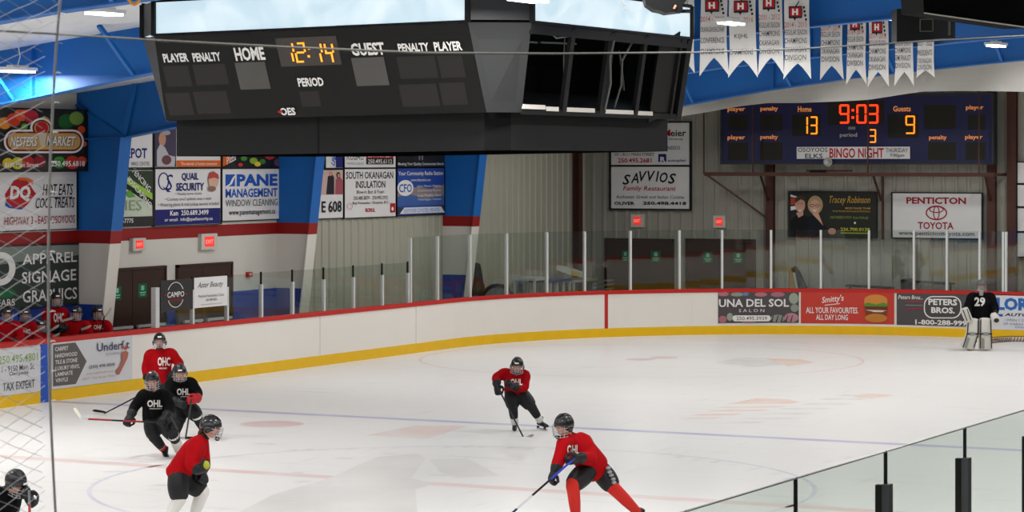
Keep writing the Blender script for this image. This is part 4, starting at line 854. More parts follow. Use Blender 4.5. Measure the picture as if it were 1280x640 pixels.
# ================================================================== THINGS UNDER THE ROOF
# loudspeaker box by the banners
def obox(name, lab, cat, quad, z, depth, m, parts=True):
    pts = [P(x, y, z) for x, y in quad]; d = FWD*depth
    r = empty(name, sum(pts, Vector())/4, lab, cat); mb = MB(); mb.hexa([pts[3], pts[2], pts[2]+d, pts[3]+d, pts[0], pts[1], pts[1]+d, pts[0]+d], m); mb.build('cabinet', r); return r, pts
r, q = obox('loudspeaker', 'black loudspeaker box hung in front of the small banners', 'loudspeaker', [(1121, 11), (1180, 9), (1180, 48), (1121, 52.5)], 36, .5, M_BLACK)
mb = MB(); g = [P(x, y, 35.98) for x, y in ((1150, 24), (1166, 24), (1166, 39), (1150, 39))]
for s_, e in zip(g, g[1:]+g[:1]): mb.beam(s_, e, .012, .012, mat('olive_label_edge', '#4a4a38', .5))
mb.build('badge_frame', r)
mb = MB(); p = [P(x, y, 36) for x, y in ((1180, 9), (1194, 20), (1194, 48), (1180, 48))]; mb.hexa([p[3], p[2], p[2]+FWD*.4, p[3]+FWD*.4, p[0], p[1], p[1]+FWD*.4, p[0]+FWD*.4], M_BLACK); mb.build('side_wing', r)
mb = MB(); mb.tube([P(1186, 20, 35.9), P(1186, 44, 35.9)], .02, M_DARK); mb.build('bracket', r)
mb = MB(); mb.tube([P(1150, 10, 36.2), P(1150, -40, 36.2)], .012, M_DARK); mb.build('hanger', r)
# big black duct at upper right
mb = MB(); z = 21.0
for a_, b_ in (((1155, 16), (1290, 35)),):
    p0, p1 = P(*a_, z), P(*b_, z); p2, p3 = P(1290, -45, z), P(1152, -45, z); d = FWD*1.2
    pn = P(1160, 10, z)
    mb.hexa([p0, p1, p1+d+UP*.05, p0+d+UP*.05, p3, p2, p2+d, p3+d], mat('matte_black_duct', '#050505', .9, spec=.05))
dk = empty('roof_duct', P(1220, 20, z), 'large matte black duct box at upper right with a pale lower edge', 'duct'); mb.build('casing', dk)
mb = MB(); mb.tube([P(1155, 16.3, z-.01), P(1290, 35.3, z-.01)], .006, mat('pale_edge_strip', '#a9a59c', .5)); mb.build('edge_strip', dk)
mb = MB(); mb.tube([P(1240, -45, z+.6), P(1241, -120, z+.6)], .02, M_DARK); mb.build('hanger', dk)
# small black projector in front of the lit sign
pj = empty('projector', P(838, 8, 24), 'small black projector hung in front of the lit sign on the right', 'projector'); z = 24
mb = MB(); pr = [(803, -14), (862, -14), (858, 1), (853, 6), (854, 13.5), (833, 16), (826, 13.5), (818, 12), (808, 5)]
fr_ = [P(x, y, z) for x, y in pr]; bk = [p+FWD*.45 for p in fr_]; mb.rings([bk, fr_], M_BLACK); mb.build('housing', pj)
mb = MB(); mb.tube([P(842.5, 11, z-.01), P(845, 6.5, z-.01)], .012, mat('amber_pilot', '#c98a6a', .4)); mb.build('pilot_lamp', pj)
mb = MB(); mb.beam(P(853, 12, z+.1), P(853, 16, z+.1), .14, .1, M_BLACK, FWD); mb.build('foot', pj)
mb = MB(); mb.tube([P(776, -3, z+.2), P(781, 8, z+.2), P(780, 13, z+.2)], .007, mat('grey_wire', '#8f9190', .5)); mb.build('dangling_cable', pj)
mb = MB(); mb.tube([P(830, -14, z+.2), P(830, -90, z+.2)], .02, M_DARK); mb.build('hanger', pj)
# orange lifting hook
hk = empty('lifting_hook', P(168, 4, 30), 'orange lifting shackle hanging from the roof near top left', 'hook')
mb = MB(); mb.tube([P(160, -6, 30), P(161, 0, 30), P(165, 4.5, 30), P(168, 6, 30), P(171.5, 4, 30), P(175, -.5, 30), P(175, -6, 30)], .018, mat('orange_shackle', '#d08a1a', .4)); mb.build('shackle', hk)
mb = MB(); mb.tube([P(168, 1, 30), P(168, -60, 30)], .01, M_DARK); mb.build('chain', hk)

# ---- championship banners
def banner(px0, px1, ytip, yvee, y_plane, top_h, rows, lab, group, logo_y):
    SP = Plane((0, y_plane, 0), (1, 0, 0), (0, 0, 1), (0, -1, 0))
    a0 = SP.inv(px0, 60)[0]; a1 = SP.inv(px1, 60)[0]; ht = SP.inv((px0+px1)/2, ytip)[1]; hv = SP.inv((px0+px1)/2, yvee)[1]; am = (a0+a1)/2
    r = empty('championship_banner', SP.at(am, ht, 0), lab, 'banner', group)
    mb = MB(); W = a1-a0; m = mat('white_banner_cloth', '#d9d7d3', .8, var=.05, scale=3)
    def wav(h, u): return .02*math.sin(h*4+px0)+.01*math.sin(u*6+px0)
    rows_n = 8; cols = 6; grid = []
    for i in range(rows_n+1):
        row = []
        for k in range(cols+1):
            u = k/cols; low = hv+(ht-hv)*abs(2*u-1)**1.25; h = top_h+(low-top_h)*i/rows_n; xs = am+(u-.5)*W*(1+.12*max(0, (hv+.15-h)/max(.01, hv-ht+.15)))
            row.append((xs, h, wav(h, u)))
        grid.append(row)
    for d, rev in ((0, False), (.004, True)):
        for i in range(rows_n):
            for k in range(cols):
                q = [grid[i][k], grid[i+1][k], grid[i+1][k+1], grid[i][k+1]]; q = q[::-1] if rev else q
                mb.face([SP.at(x, h, o-d) for x, h, o in q], m)
    mb.build('cloth', r, True)
    a = Art(SP, .045)
    w = px1-px0; xm = (px0+px1)/2
    if logo_y is not None:
        a.rect(xm-w*.30, logo_y-7, xm+w*.24, logo_y+8, ink('#2d2530')); a.rect(xm-w*.26, logo_y-5.5, xm+w*.20, logo_y+5.5, REDI); a.text('H', xm-w*.16, logo_y-4, xm+w*.08, logo_y+4, WHT, .06); a.poly([(xm-w*.06, logo_y-6), (xm+w*.12, logo_y-14), (xm+w*.14, logo_y-13), (xm, logo_y-6)], BLK)
        a.poly([(xm-w*.12, logo_y+7), (xm+w*.02, logo_y+7), (xm-w*.05, logo_y+11)], BLK)
        for k in range(4): a.rect(xm+w*(.28+.03*k), logo_y-7+k*5, xm+w*(.36+.03*k), logo_y-4+k*5, BLK)
    for t, y, c in rows:
        tw = min(w*.9, len(t)*w*.105); a.text(t, xm-tw/2, y-3.4, xm+tw/2, y+3.4, c, .004)
    a.mb.build('print', r)
    b = MB(); b.tube([SP.at(a0-.02, top_h, 0), SP.at(a1+.02, top_h, 0)], .012, M_DARK); b.build('hanging_rod', r)
    return r
DK = ink('#3a3a42'); RD = ink('#b8625c')
G1, G2 = 'championship banners, larger near row', 'championship banners, smaller far row'
banner(840, 867, 92, 72, 38.9, 6.74, [('FINALS', 5, DK)], 'white championship banner mostly hidden behind the lit sign', G1, None)
banner(876, 909, 95, 72, 38.9, 6.74, [('2014 - 2015', 24, RD), ('OKANAGAN/SHUSWAP', 37, DK), ('CONFERENCE', 50.5, DK), ('CHAMPIONS', 64.5, DK)], 'white banner reading conference champions, first full one of the near row', G1, 7)
banner(912, 945, 97, 75, 38.9, 6.74, [('2015 - 2016', 25, RD), ('KIJHL', 46, DK), ('CHAMPIONS', 65, DK)], 'white banner with one large word champions, second full one of the near row', G1, 8)
banner(949, 978, 94, 72, 38.9, 6.74, [('2011 - 2012', 21.5, RD), ('REGULAR SEASON', 31.5, DK), ('CHAMPIONS', 42, DK), ('OKANAGAN', 53.5, DK), ('DIVISION', 64, DK)], 'white division champions banner, third full one of the near row', G1, 4)
banner(981, 1012, 99, 79, 38.9, 6.74, [('2014 - 2015', 31, RD), ('REGULAR SEASON', 40.5, DK), ('CHAMPIONS', 51, DK), ('OKANAGAN', 62, DK), ('DIVISION', 72, DK)], 'white division champions banner, rightmost of the near row', G1, 15)
for k, (x0, x1, yt, yv, rows, ly) in enumerate(((1026.5, 1053, 100, 82, [('2010 - 2011', 35, RD), ('REGULAR SEASON', 43, DK), ('CHAMPIONS', 53.5, DK), ('OKANAGAN', 64, DK), ('DIVISION', 74, DK)], 24),
        (1059, 1082, 106, 87, [('2016 - 2017', 40, RD), ('REGULAR SEASON', 49, DK), ('CHAMPIONS', 59, DK), ('OKANAGAN', 69, DK), ('DIVISION', 79, DK)], 30),
        (1086, 1110, 109, 90, [('2017 - 2018', 45, RD), ('REGULAR SEASON', 54, DK), ('CHAMPIONS', 64, DK), ('OKANAGAN', 74, DK), ('DIVISION', 84, DK)], 34),
        (1119, 1141, 108, 90, [('REGULAR SEASON', 54, DK), ('CHAMPIONS', 63, DK), ('SEMI FINALIST', 72.5, DK), ('DIVISION', 82, DK)], 38),
        (1147, 1167.5, 97, 88, [('2021 - 2022', 54, DK), ('PRESIDENTS', 66, DK), ('OKANAGAN', 76, DK), ('DIVISION', 84, DK)], 40))):
    banner(x0, x1, yt, yv, 45.7, 6.74, rows, ('leftmost', 'second', 'third', 'fourth', 'rightmost')[k]+' white banner of the smaller far row of championship banners', G2, ly)

# ---- gathered white safety netting in front of the end wall
M_VEIL = mesh_fabric('white_fine_netting', '#d6d4ce', .84)
vy = 57.8; VP_ = Plane((0, vy, 0), (1, 0, 0), (0, 0, 1), (0, -1, 0)); mb = MB()
topc = [(830, 118), (880, 108), (940, 98), (1010, 84), (1100, 72), (1180, 60), (1240, 52), (1340, 40)]
botc = [(830, 150), (860, 145), (900, 139), (935, 133), (965, 129), (1010, 129), (1050, 127.5), (1090, 125), (1120, 121), (1160, 115), (1200, 114), (1280, 115), (1340, 116)]
def interp(c, x):
    for (xa, ya), (xb, yb) in zip(c, c[1:]):
        if xa <= x <= xb: return ya+(yb-ya)*(x-xa)/(xb-xa)
xs = [830+6*i for i in range(86)]; g = []
for i, x in enumerate(xs):
    col = []
    for k in range(9):
        t = k/8; y = interp(topc, x)*(1-t)+interp(botc, x)*t; s_, h = VP_.inv(x, y); h = min(h, roof_z(s_)-.12)
        col.append(VP_.at(s_, h, .10*math.sin(i*.35+2.5*t)*t+.35*t*t))
    g.append(col)
for d in (0, .008):
    for i in range(len(g)-1):
        for k in range(8):
            q = [g[i][k], g[i][k+1], g[i+1][k+1], g[i+1][k]]; q = [p+Vector((0, d, 0)) for p in q]; mb.face(q if d == 0 else q[::-1], M_VEIL)
vn = empty('gathered_netting', VP_.at(*VP_.inv(1060, 130), 0), 'white fine safety netting gathered up in front of the end wall', 'netting'); mb.build('net_cloth', vn, True)
mb = MB(); mb.tube([p[0] for p in g], .012, M_DARK); mb.build('top_cable', vn)

# ---- near spectator netting at far left with its edge rope, and the long support cable
XN = -4.0
def nl(px): u = (px-640)/F; return -XN*(CA+u*SA)/(SA-u*CA)
Lr0 = nl(74); Lr1 = nl(64.5); ztop, zbot = 4.75, 2.6
nt_ = empty('safety_net', (XN, (Lr0+Lr1)/2, zbot), 'diamond mesh safety netting with edge rope at the far left foreground', 'netting')
M_TW = mat('white_net_twine', '#f2f2f2', .7); M_TW2 = mat('grey_net_twine', '#b9bec6', .7); M_ROPE = mat('grey_edge_rope', '#f4f4f0', .7)
Lmin = 4.55
EP = [(CAM_H-(y-HOR)*6.55/F, nl(x)) for x, y in ((78, -30), (75, 0), (70, 60), (66, 130), (62, 220), (60.5, 330), (61, 420), (63, 520), (69, 640), (90, 1000))]
def edge(z):
    for (za, la), (zb, lb) in zip(EP, EP[1:]):
        if zb <= z <= za: return la+(lb-la)*(za-z)/(za-zb)
    return EP[0][1] if z > EP[0][0] else EP[-1][1]
def twine(mb, c, sgn, m, r_):
    pts = []; k = .037/.107
    L = Lmin
    while L <= 5.6:
        z = c+sgn*k*(L-Lmin)
        if zbot <= z <= ztop and L <= edge(z): pts.append((XN+.004*sgn, L, z+.002*math.sin(L*37+c*50)))
        L += .06
    if len(pts) > 1: mb.tube(pts, r_, m, 4)
mb = MB(); c = zbot-.4
while c < ztop: twine(mb, c, 1, M_TW, .0008); c += .037
mb.build('rising_twine', nt_)
mb = MB(); c = zbot
while c < ztop+.4: twine(mb, c, -1, M_TW2, .0006); c += .037
mb.build('falling_twine', nt_)
mb = MB(); mb.tube([(XN, edge(z), z) for z in [zbot+(ztop-zbot)*k/24 for k in range(25)]], .0034, M_ROPE); mb.build('edge_rope', nt_)
mb = MB(); z = 3.5
while z < 4.5: mb.tube([(XN, edge(z)-.005, z), (XN, edge(z)+.015, z+.004), (XN, edge(z)+.026, z+.002)], .0012, M_TW, 4); z += .074
mb.build('twine_tails', nt_)
mb = MB(); mb.tube([on_x(x, y, XN) for x, y in ((-60, 34), (0, 38.5), (95, 44), (190, 50), (360, 59), (530, 66), (700, 67), (870, 65.5), (1000, 61), (1115, 54), (1290, 44))], [.003]*4+[.004]*7, mat('steel_cable', '#77776f', .4, .5))
tag(mb.build('support_cable', loc=on_x(600, 66, XN)), 'long thin steel cable crossing in front of the hanging scoreboard', 'cable')

# ================================================================== BEHIND THE GLASS
def thing(name, p, lab, cat, group=None): return empty(name, p, lab, cat, group)
# tall black bag and round fan near the third column
p = on_x(598, 350, WX+.75); q = Vector((p.x, p.y, 0)); t = thing('equipment_bag', q, 'tall black equipment bag leaning beside the third blue column', 'bag')
mb = MB(); mb.loft([q+UP*.05, q+UP*.6, q+Vector((-.05, .03, 1.3)), q+Vector((-.1, .05, 1.72))], [(.2, .14), (.21, .15), (.17, .12), (.13, .09)], (0, 1, 0), mat('black_bag_cloth', '#1b1e22', .7), sq=.7); mb.build('body', t, True)
mb = MB(); mb.tube([q+Vector((.16, .02, .5)), q+Vector((.2, .02, .9)), q+Vector((.11, .03, 1.3))], .018, M_BLACK); mb.build('strap', t)
p = on_x(622, 360, WX+1.25); q = Vector((p.x, p.y, 0)); t = thing('drum_fan', q, 'round grey drum fan on the floor beside the black bag', 'fan')
mb = MB(); c = q+UP*.9; n = 20; ax = (CAM_P := (EYE-c)); ax.z = 0; ax.normalize(); sd = ax.cross(UP)
mb.rings([[c+ax*o+(sd*math.cos(2*math.pi*k/n)+UP*math.sin(2*math.pi*k/n))*r_ for k in range(n)] for o, r_ in ((-.15, .40), (.15, .42), (.17, .40), (.15, .37), (-.1, .35))], mat('dark_fan_drum', '#26272b', .5)); mb.build('drum', t)
mb = MB(); mb.rings([[c+ax*o+(sd*math.cos(2*math.pi*k/n)+UP*math.sin(2*math.pi*k/n))*r_ for k in range(n)] for o, r_ in ((.13, .33), (.16, .30), (.16, .05))], mat('grey_fan_grille', '#6d706e', .5)); mb.build('grille', t)
mb = MB(); 
for sgn in (-1, 1): mb.beam(q+sd*sgn*.3+UP*.01, c+sd*sgn*.3-UP*.3, .05, .05, M_DARK)
mb.build('stand', t)
# folding table stacks
def table(px0, px1, py, lab, topm, legm, nlegs):
    X1 = WX+.75; s0 = on_x(px0, py, X1).y+.03; s1 = on_x(px1, py, X1).y-.03; h = on_x((px0+px1)/2, py, X1).z
    t = thing('folding_table', (X1-.3, (s0+s1)/2, 0), lab, 'table')
    mb = MB(); mb.box((X1-.6, s0, h-.06), (X1, s1, h), topm); mb.build('table_top', t)
    for k in range(nlegs):
        yy = s0+.06+(s1-s0-.12)*k/(nlegs-1)
        for x in (X1-.56, X1-.04):
            mb = MB(); mb.beam((x, yy, 0), (x, yy, h-.06), .05, .05, legm); mb.build('leg', t)
    return t, s0, s1, X1, h
PLW = mat('white_plastic_leg', '#b9bab5', .5)
t1 = table(668, 687, 347, 'white folding frame left of the blue topped table', PLW, PLW, 2)
t2 = table(688, 716, 349.5, 'blue topped table with white legs against the end wall', mat('blue_table_top', '#27357e', .5), PLW, 4)
t3 = table(717, 748, 349, 'cream topped table beside the brown wall post', mat('cream_table_top', '#b5ab95', .5), PLW, 2)
s0, h, X1 = t3[1], t3[4], t3[3]
t = thing('cardboard_carton', (X1-.3, s0+.2, h), 'white and yellow carton lying tilted on the cream table', 'carton')
mb = MB(); A0 = Vector((X1-.05, s0-.1, h+.13)); e1 = Vector((0, .85, -.11)); e2 = Vector((-.42, .06, .12)); e3 = Vector((.0, .04, .13))
mb.hexa([A0, A0+e1, A0+e1+e2, A0+e2, A0+e3, A0+e1+e3, A0+e1+e2+e3, A0+e2+e3], mat('white_carton', '#c9c9c4', .6)); mb.build('carton_body', t)
mb = MB(); mb.beam(A0+e3*.5+Vector((.012, 0, 0)), A0+e1*.5+e3*.5+Vector((.012, 0, 0)), .01, .1, mat('yellow_carton_band', '#d3bb2e', .6)); mb.build('yellow_band', t)
p0 = on_x(757, 345, WX+1.6); q = Vector((p0.x, min(p0.y, WY-.5), 0))
t = thing('stacked_chair', q, 'grey stacked chairs right of the cream table', 'chair')
mb = MB()
for k in range(3): mb.beam(q+Vector((-.25, -.12, .95+k*.1)), q+Vector((.2, .0, 1.0+k*.1)), .4, .03, mat('grey_chair_shell', '#6d6f6c', .5))
mb.build('seat', t)
for dx in (-.2, .18):
    mb = MB(); mb.beam(q+Vector((dx, -.15, 0)), q+Vector((dx*.9, -.06, .96)), .03, .03, M_ALU); mb.build('leg', t)
# yellow and black goal-side gear, low dark machines behind the end glass
def behind(px, py, y):
    p = on_y(px, py, y); return Vector((p.x, y, p.z))
c = behind(998, 347, WY-.5); q = Vector((c.x, c.y, 0)); t = thing('floor_scrubber', q, 'yellow and black machine standing behind the end glass', 'machine')
mb = MB(); mb.loft([q+UP*.06, q+UP*.65, q+Vector((-.12, 0, 1.22)), q+Vector((-.1, 0, 1.45))], [(.2, .2), (.18, .2), (.12, .12), (.08, .08)], (1, 0, 0), mat('yellow_machine', '#a8842c', .5), sq=.7); mb.build('body', t, True)
mb = MB(); mb.tube([q+Vector((.25, -.1, .3)), q+Vector((.2, -.1, .95)), q+Vector((.0, -.1, 1.38)), q+Vector((-.08, -.1, 1.52))], [.12, .10, .09, .07], M_BLACK, 10); mb.build('hose', t, True)
mb = MB(); mb.tube([q+Vector((.08, -.21, .6)), q+Vector((.02, -.2, 1.1)), q+Vector((-.04, -.19, 1.4))], .03, PLW); mb.build('pale_tube', t)
for px, lab in ((1085, 'low dark wheeled cart mostly hidden behind the end boards'), (1160, 'low dark wheeled frame behind the end glass left of the goalie')):
    c = behind(px, 352, WY-.5); q = Vector((c.x, c.y, 0)); t = thing('wheeled_cart', q, lab, 'cart'); H = c.z if px > 1100 else c.z-.1
    mb = MB(); mb.beam(q+Vector((-.5, 0, H)), q+Vector((.6, 0, H-.04)), .35, .04, M_BLACK); mb.build('deck', t)
    for dx in (-.45, .55):
        mb = MB(); mb.beam(q+Vector((dx, 0, .1)), q+Vector((dx, 0, H)), .04, .04, M_DARK); mb.build('leg', t)
        mb = MB(); mb.rings([[q+Vector((dx+.1*math.cos(k*.5236), o, .1+.1*math.sin(k*.5236))) for k in range(12)] for o in (-.04, .04)], M_BLACK); mb.build('wheel', t)
    if px > 1100:
        mb = MB(); mb.loft([q+Vector((-.5, 0, H-.25)), q+Vector((-.52, 0, H+.02))], [.16, .15], (1, 0, 0), M_BLACK); mb.build('motor', t, True)
# dark low thing behind glass near the second column (stacked chairs)
# goal frame base right of the goalie
gp = [on_ice(x, y) for x, y in ((1236, 429.5), (1245, 428), (1262, 427), (1290, 427), (1320, 428.5))]
gf = thing('hockey_goal', gp[2], 'low white goal base bar with laced netting on the ice right of the goalie', 'goal')
mb = MB(); mb.tube([p+UP*.05 for p in gp], .05, mat('white_goal_pad', '#cfcac2', .5), 8); mb.build('base_bar', gf, True)
mb = MB()
for a_, b_ in zip(gp, gp[1:]):
    for k in range(7):
        p = a_.lerp(b_, k/7); mb.beam(p+UP*.0-FWD*.055, p+UP*.1-FWD*.05+RGT*.04, .02, .02, mat('brown_lacing', '#7a6250', .7))
mb.build('lacing', gf)
mb = MB(); mb.tube([p+UP*.12 for p in gp], .012, mat('brown_lacing', '#7a6250', .7)); mb.build('net_rope', gf)
# ================================================================== PEOPLE
BAKE = []; PRINT = []
def remesh(o, vox, it=6, fac=.5):
    m = o.modifiers.new('merge', 'REMESH'); m.mode = 'VOXEL'; m.voxel_size = vox; m.use_smooth_shade = True
    s_ = o.modifiers.new('soften', 'SMOOTH'); s_.iterations = it; s_.factor = fac; BAKE.append(o); return o
M_SKIN = mat('skin', '#c98f78', .6, var=.05, scale=12)
J_RED = mat('red_jersey_cloth', '#a00d14', .85, var=.14, scale=5, bump=.4, spec=.06); J_BLK = mat('black_jersey_cloth', '#0d0d10', .85, var=.15, scale=5, bump=.4, spec=.1)
P_BLK = mat('black_pants_nylon', '#101012', .6, var=.12, scale=6, bump=.2); SK_RED = mat('bright_red_sock', '#c6231a', .8, var=.06, scale=8); SK_WHT = mat('white_sock', '#d9d6d2', .8, var=.05, scale=8)
SK_BLK = mat('black_sock', '#1d1c20', .8, var=.1); M_HELM = mat('black_helmet_shell', '#131317', .22, spec=.6); M_GLOVE = mat('black_glove', '#141417', .6, var=.12); M_PALM = mat('yellow_green_palm', '#a3a32e', .7)
M_SKATE = mat('black_skate_boot', '#17181a', .35); M_BLADE = mat('steel_blade', '#b9bcc0', .25, .8); M_CAGE = mat('steel_cage', '#b2b3b6', .35, .6); M_HAIR = mat('brown_hair', '#4a3122', .7)
M_STK = mat('white_sticker', '#e8e6e2', .5)

def make_head(root, hc, up, f, s, helm=M_HELM, cage=True, goalie=False, sticker=True, hair=False):
    """hc: head centre, up / f: unit vectors; returns geometry for the body mesh and adds helmet, cage"""
    r = f.cross(up).normalized(); f = up.cross(r).normalized()
    def L(x, y, z): return hc+(r*x+f*y+up*z)*s
    b = MB()
    # helmet shell: opens in front of the face, covers ears and neck
    n = 26; rings_o, rings_i = [], []
    def prof(phi):
        c = math.cos(phi)
        return math.radians(80 if c > .8 else (80+(118-80)*min(1, (.8-c)/.5)) if c > -.2 else 116)
    NT = 9
    for sc, store in ((1.0, rings_o), (.92, rings_i)):
        for i in range(NT+1):
            ring = []
            for k in range(n):
                phi = 2*math.pi*k/n; th = prof(phi)*max(.04, i/NT)
                x = .118*math.sin(th)*math.sin(phi); y = .150*math.sin(th)*math.cos(phi)*(1.0 if math.cos(phi) > 0 else 1.02); z = .145*math.cos(th)+.01
                if th > 1.5: x *= 1.03
                ring.append(L(x*sc, y*sc-.008, z*sc))
            store.append(ring)
    b.rings(rings_o+rings_i[::-1], helm)
    ho = b.build('helmet', root, True)
    v = MB()   # raised ridges and vents
    for x in (-.045, 0, .045):
        kx = math.sqrt(1-(x/.118)**2)
        pts = [L(x, .150*kx*math.cos(t)-.008, .145*kx*math.sin(t)+.010) for t in (math.radians(k) for k in (30, 50, 70, 90, 110, 130, 150))]
        v.tube(pts, [.003*s, .008*s, .009*s, .009*s, .009*s, .008*s, .003*s], helm, 6)
    for sg in (-1, 1):
        v.ellipsoid(L(sg*.115, -.01, -.035), (r*.022*s, f*.045*s, up*.05*s), helm, 10, 7)
    v.build('helmet_ridge', ho, True)
    if sticker:
        k = MB(); q = [(-.035, .06), (.035, .06), (.035, .085), (-.035, .085)]
        k.face([L(x, .150-.008+.004-.35*(z-.05), z+.01) for x, z in q], M_STK); k.build('sticker', ho)
    if cage:
        c = MB()
        def W(az, z, o=0): a = math.radians(az); return L(.125*math.sin(a), .155*math.cos(a)+.012+o*0, z)
        for z in (-.005, -.045, -.085, -.12): c.tube([W(a, z) for a in (-75, -50, -25, 0, 25, 50, 75)], .0038*s/.82, M_CAGE, 5)
        for a in (-60, -36, -12, 12, 36, 60): c.tube([W(a, .03), W(a, -.05), W(a*.85, -.12)], .0035*s/.82, M_CAGE, 5)
        c.build('cage', ho)
        c = MB(); c.ellipsoid(L(0, .125, -.125), (r*.05*s, f*.035*s, up*.03*s), M_BLACK, 10, 7); c.build('chin_cup', ho, True)
    if hair:
        k = MB(); k.loft([L(0, -.10, -.07), L(.0, -.115, -.13), L(0, -.10, -.17)], [(.07*s, .04*s), (.06*s, .035*s), (.04*s, .02*s)], r, M_HAIR); k.build('hair', root, True)
    # face features
    e = MB()
    for sg in (-1, 1): e.ellipsoid(L(sg*.036, .113, .0), (r*.013*s, f*.006*s, up*.008*s), mat('dark_eye', '#2a211f', .3), 8, 6)
    e.build('eyes', root, True)
    e = MB(); e.ellipsoid(L(0, .112, -.075), (r*.026*s, f*.006*s, up*.007*s), mat('lip', '#9c5a50', .5), 8, 6); e.build('mouth', root, True)
    def geom(mb):
        mb.ellipsoid(L(0, 0, .02), (r*.085*s, f*.11*s, up*.125*s), M_SKIN, 16, 11)
        mb.loft([L(0, .02, .0), L(0, .03, -.06), L(0, .045, -.115)], [(.08*s, .09*s), (.07*s, .08*s), (.04*s, .05*s)], r, M_SKIN, 12)
        mb.ellipsoid(L(0, .118, -.03), (r*.014*s, f*.022*s, up*.026*s), M_SKIN, 8, 7)
        for sg in (-1, 1): mb.ellipsoid(L(sg*.088, -.005, -.015), (r*.012*s, f*.02*s, up*.032*s), M_SKIN, 8, 6)
    return geom

def make_glove(root, wr, el, tip, s, gm=M_GLOVE, grip=None, cuff=None, palm=None):
    """wr wrist, el elbow, tip knuckle point; fingers curl about the grip axis"""
    d = (tip-wr).normalized(); g = Vector(grip) if grip is not None else RGT.cross(d)
    g = (g-d*g.dot(d)); g = g.normalized() if g.length > 1e-3 else d.orthogonal().normalized(); c = d.cross(g).normalized()
    if c.dot(-FWD) > 0: c = -c          # backs of the hands face the viewer: fingers curl away
    fore = (wr-el).normalized(); b = MB()
    b.loft([wr-fore*.06*s, wr-fore*.02*s, wr+d*.02*s], [(.075*s, .065*s), (.068*s, .058*s), (.055*s, .045*s)], g, cuff or gm, 12)
    b.loft([wr+d*.0*s, wr+d*.06*s, wr+d*.115*s], [(.05*s, .036*s), (.062*s, .040*s), (.058*s, .034*s)], g, gm, 12)
    for i, l in enumerate((.9, 1.0, .97, .8)):
        o = wr+d*.105*s+g*(.045-.03*i)*s
        b.loft([o, o+(d*.035-c*.0+c*.012)*l*s, o+(d*.040+c*.05)*l*s, o+(d*.004+c*.068)*l*s], [.0185*s, .018*s, .017*s, .0145*s], g, gm, 8, 3)
    o = wr+d*.035*s+g*.055*s
    b.loft([o, o+(g*.03+d*.02+c*.02)*s, o+(g*.02+d*.055+c*.05)*s, o+(g*.0+d*.065+c*.065)*s], [.021*s, .020*s, .018*s, .015*s], d, gm, 8, 3)
    ob = remesh(b.build('glove', root, True), .0075*s/.82, 2)
    if cuff:
        k = MB(); k.loft([wr-fore*.065*s, wr-fore*.02*s], [(.08*s, .07*s), (.074*s, .064*s)], g, cuff, 12); k.build('cuff', ob, True)
    if palm:
        k = MB(); k.ellipsoid(wr+d*.09*s-FWD*.02*s+UP*.03*s, (d*.05*s, g*.05*s, c*.05*s), palm, 10, 8); k.build('palm', ob, True)
    return ob

def make_skate(root, an, toe, s, ice_z=0.0):
    dr = toe-an; fl = Vector((dr.x, dr.y, 0))
    fl = fl.normalized() if fl.length > .02 else -FWD
    t = (fl*.9+UP*min(.5, max(-.9, dr.z/max(.1, dr.length)+.35))).normalized(); sd = t.cross(UP).normalized(); u = sd.cross(t).normalized()
    b = MB()
    b.loft([an+u*.07*s, an, an-u*.05*s], [(.052*s, .06*s), (.05*s, .058*s), (.048*s, .06*s)], sd, M_SKATE, 12)
    b.loft([an-u*.055*s-t*.055*s, an-u*.05*s+t*.04*s, an-u*.062*s+t*.13*s, an-u*.07*s+t*.19*s], [(.04*s, .034*s), (.046*s, .045*s), (.048*s, .036*s), (.036*s, .026*s)], sd, M_SKATE, 12)
    o = remesh(b.build('skate', root, True), .009, 2)
    k = MB(); h = an-u*.10*s
    k.beam(h-t*.05*s, h-t*.045*s-u*.035*s, .02*s, .05*s, M_SKATE, t); k.beam(h+t*.12*s, h+t*.12*s-u*.035*s, .02*s, .05*s, M_SKATE, t)
    k.beam(h-t*.08*s-u*.045*s, h+t*.19*s-u*.045*s, .008*s, .03*s, M_BLADE, u); k.build('blade', o)

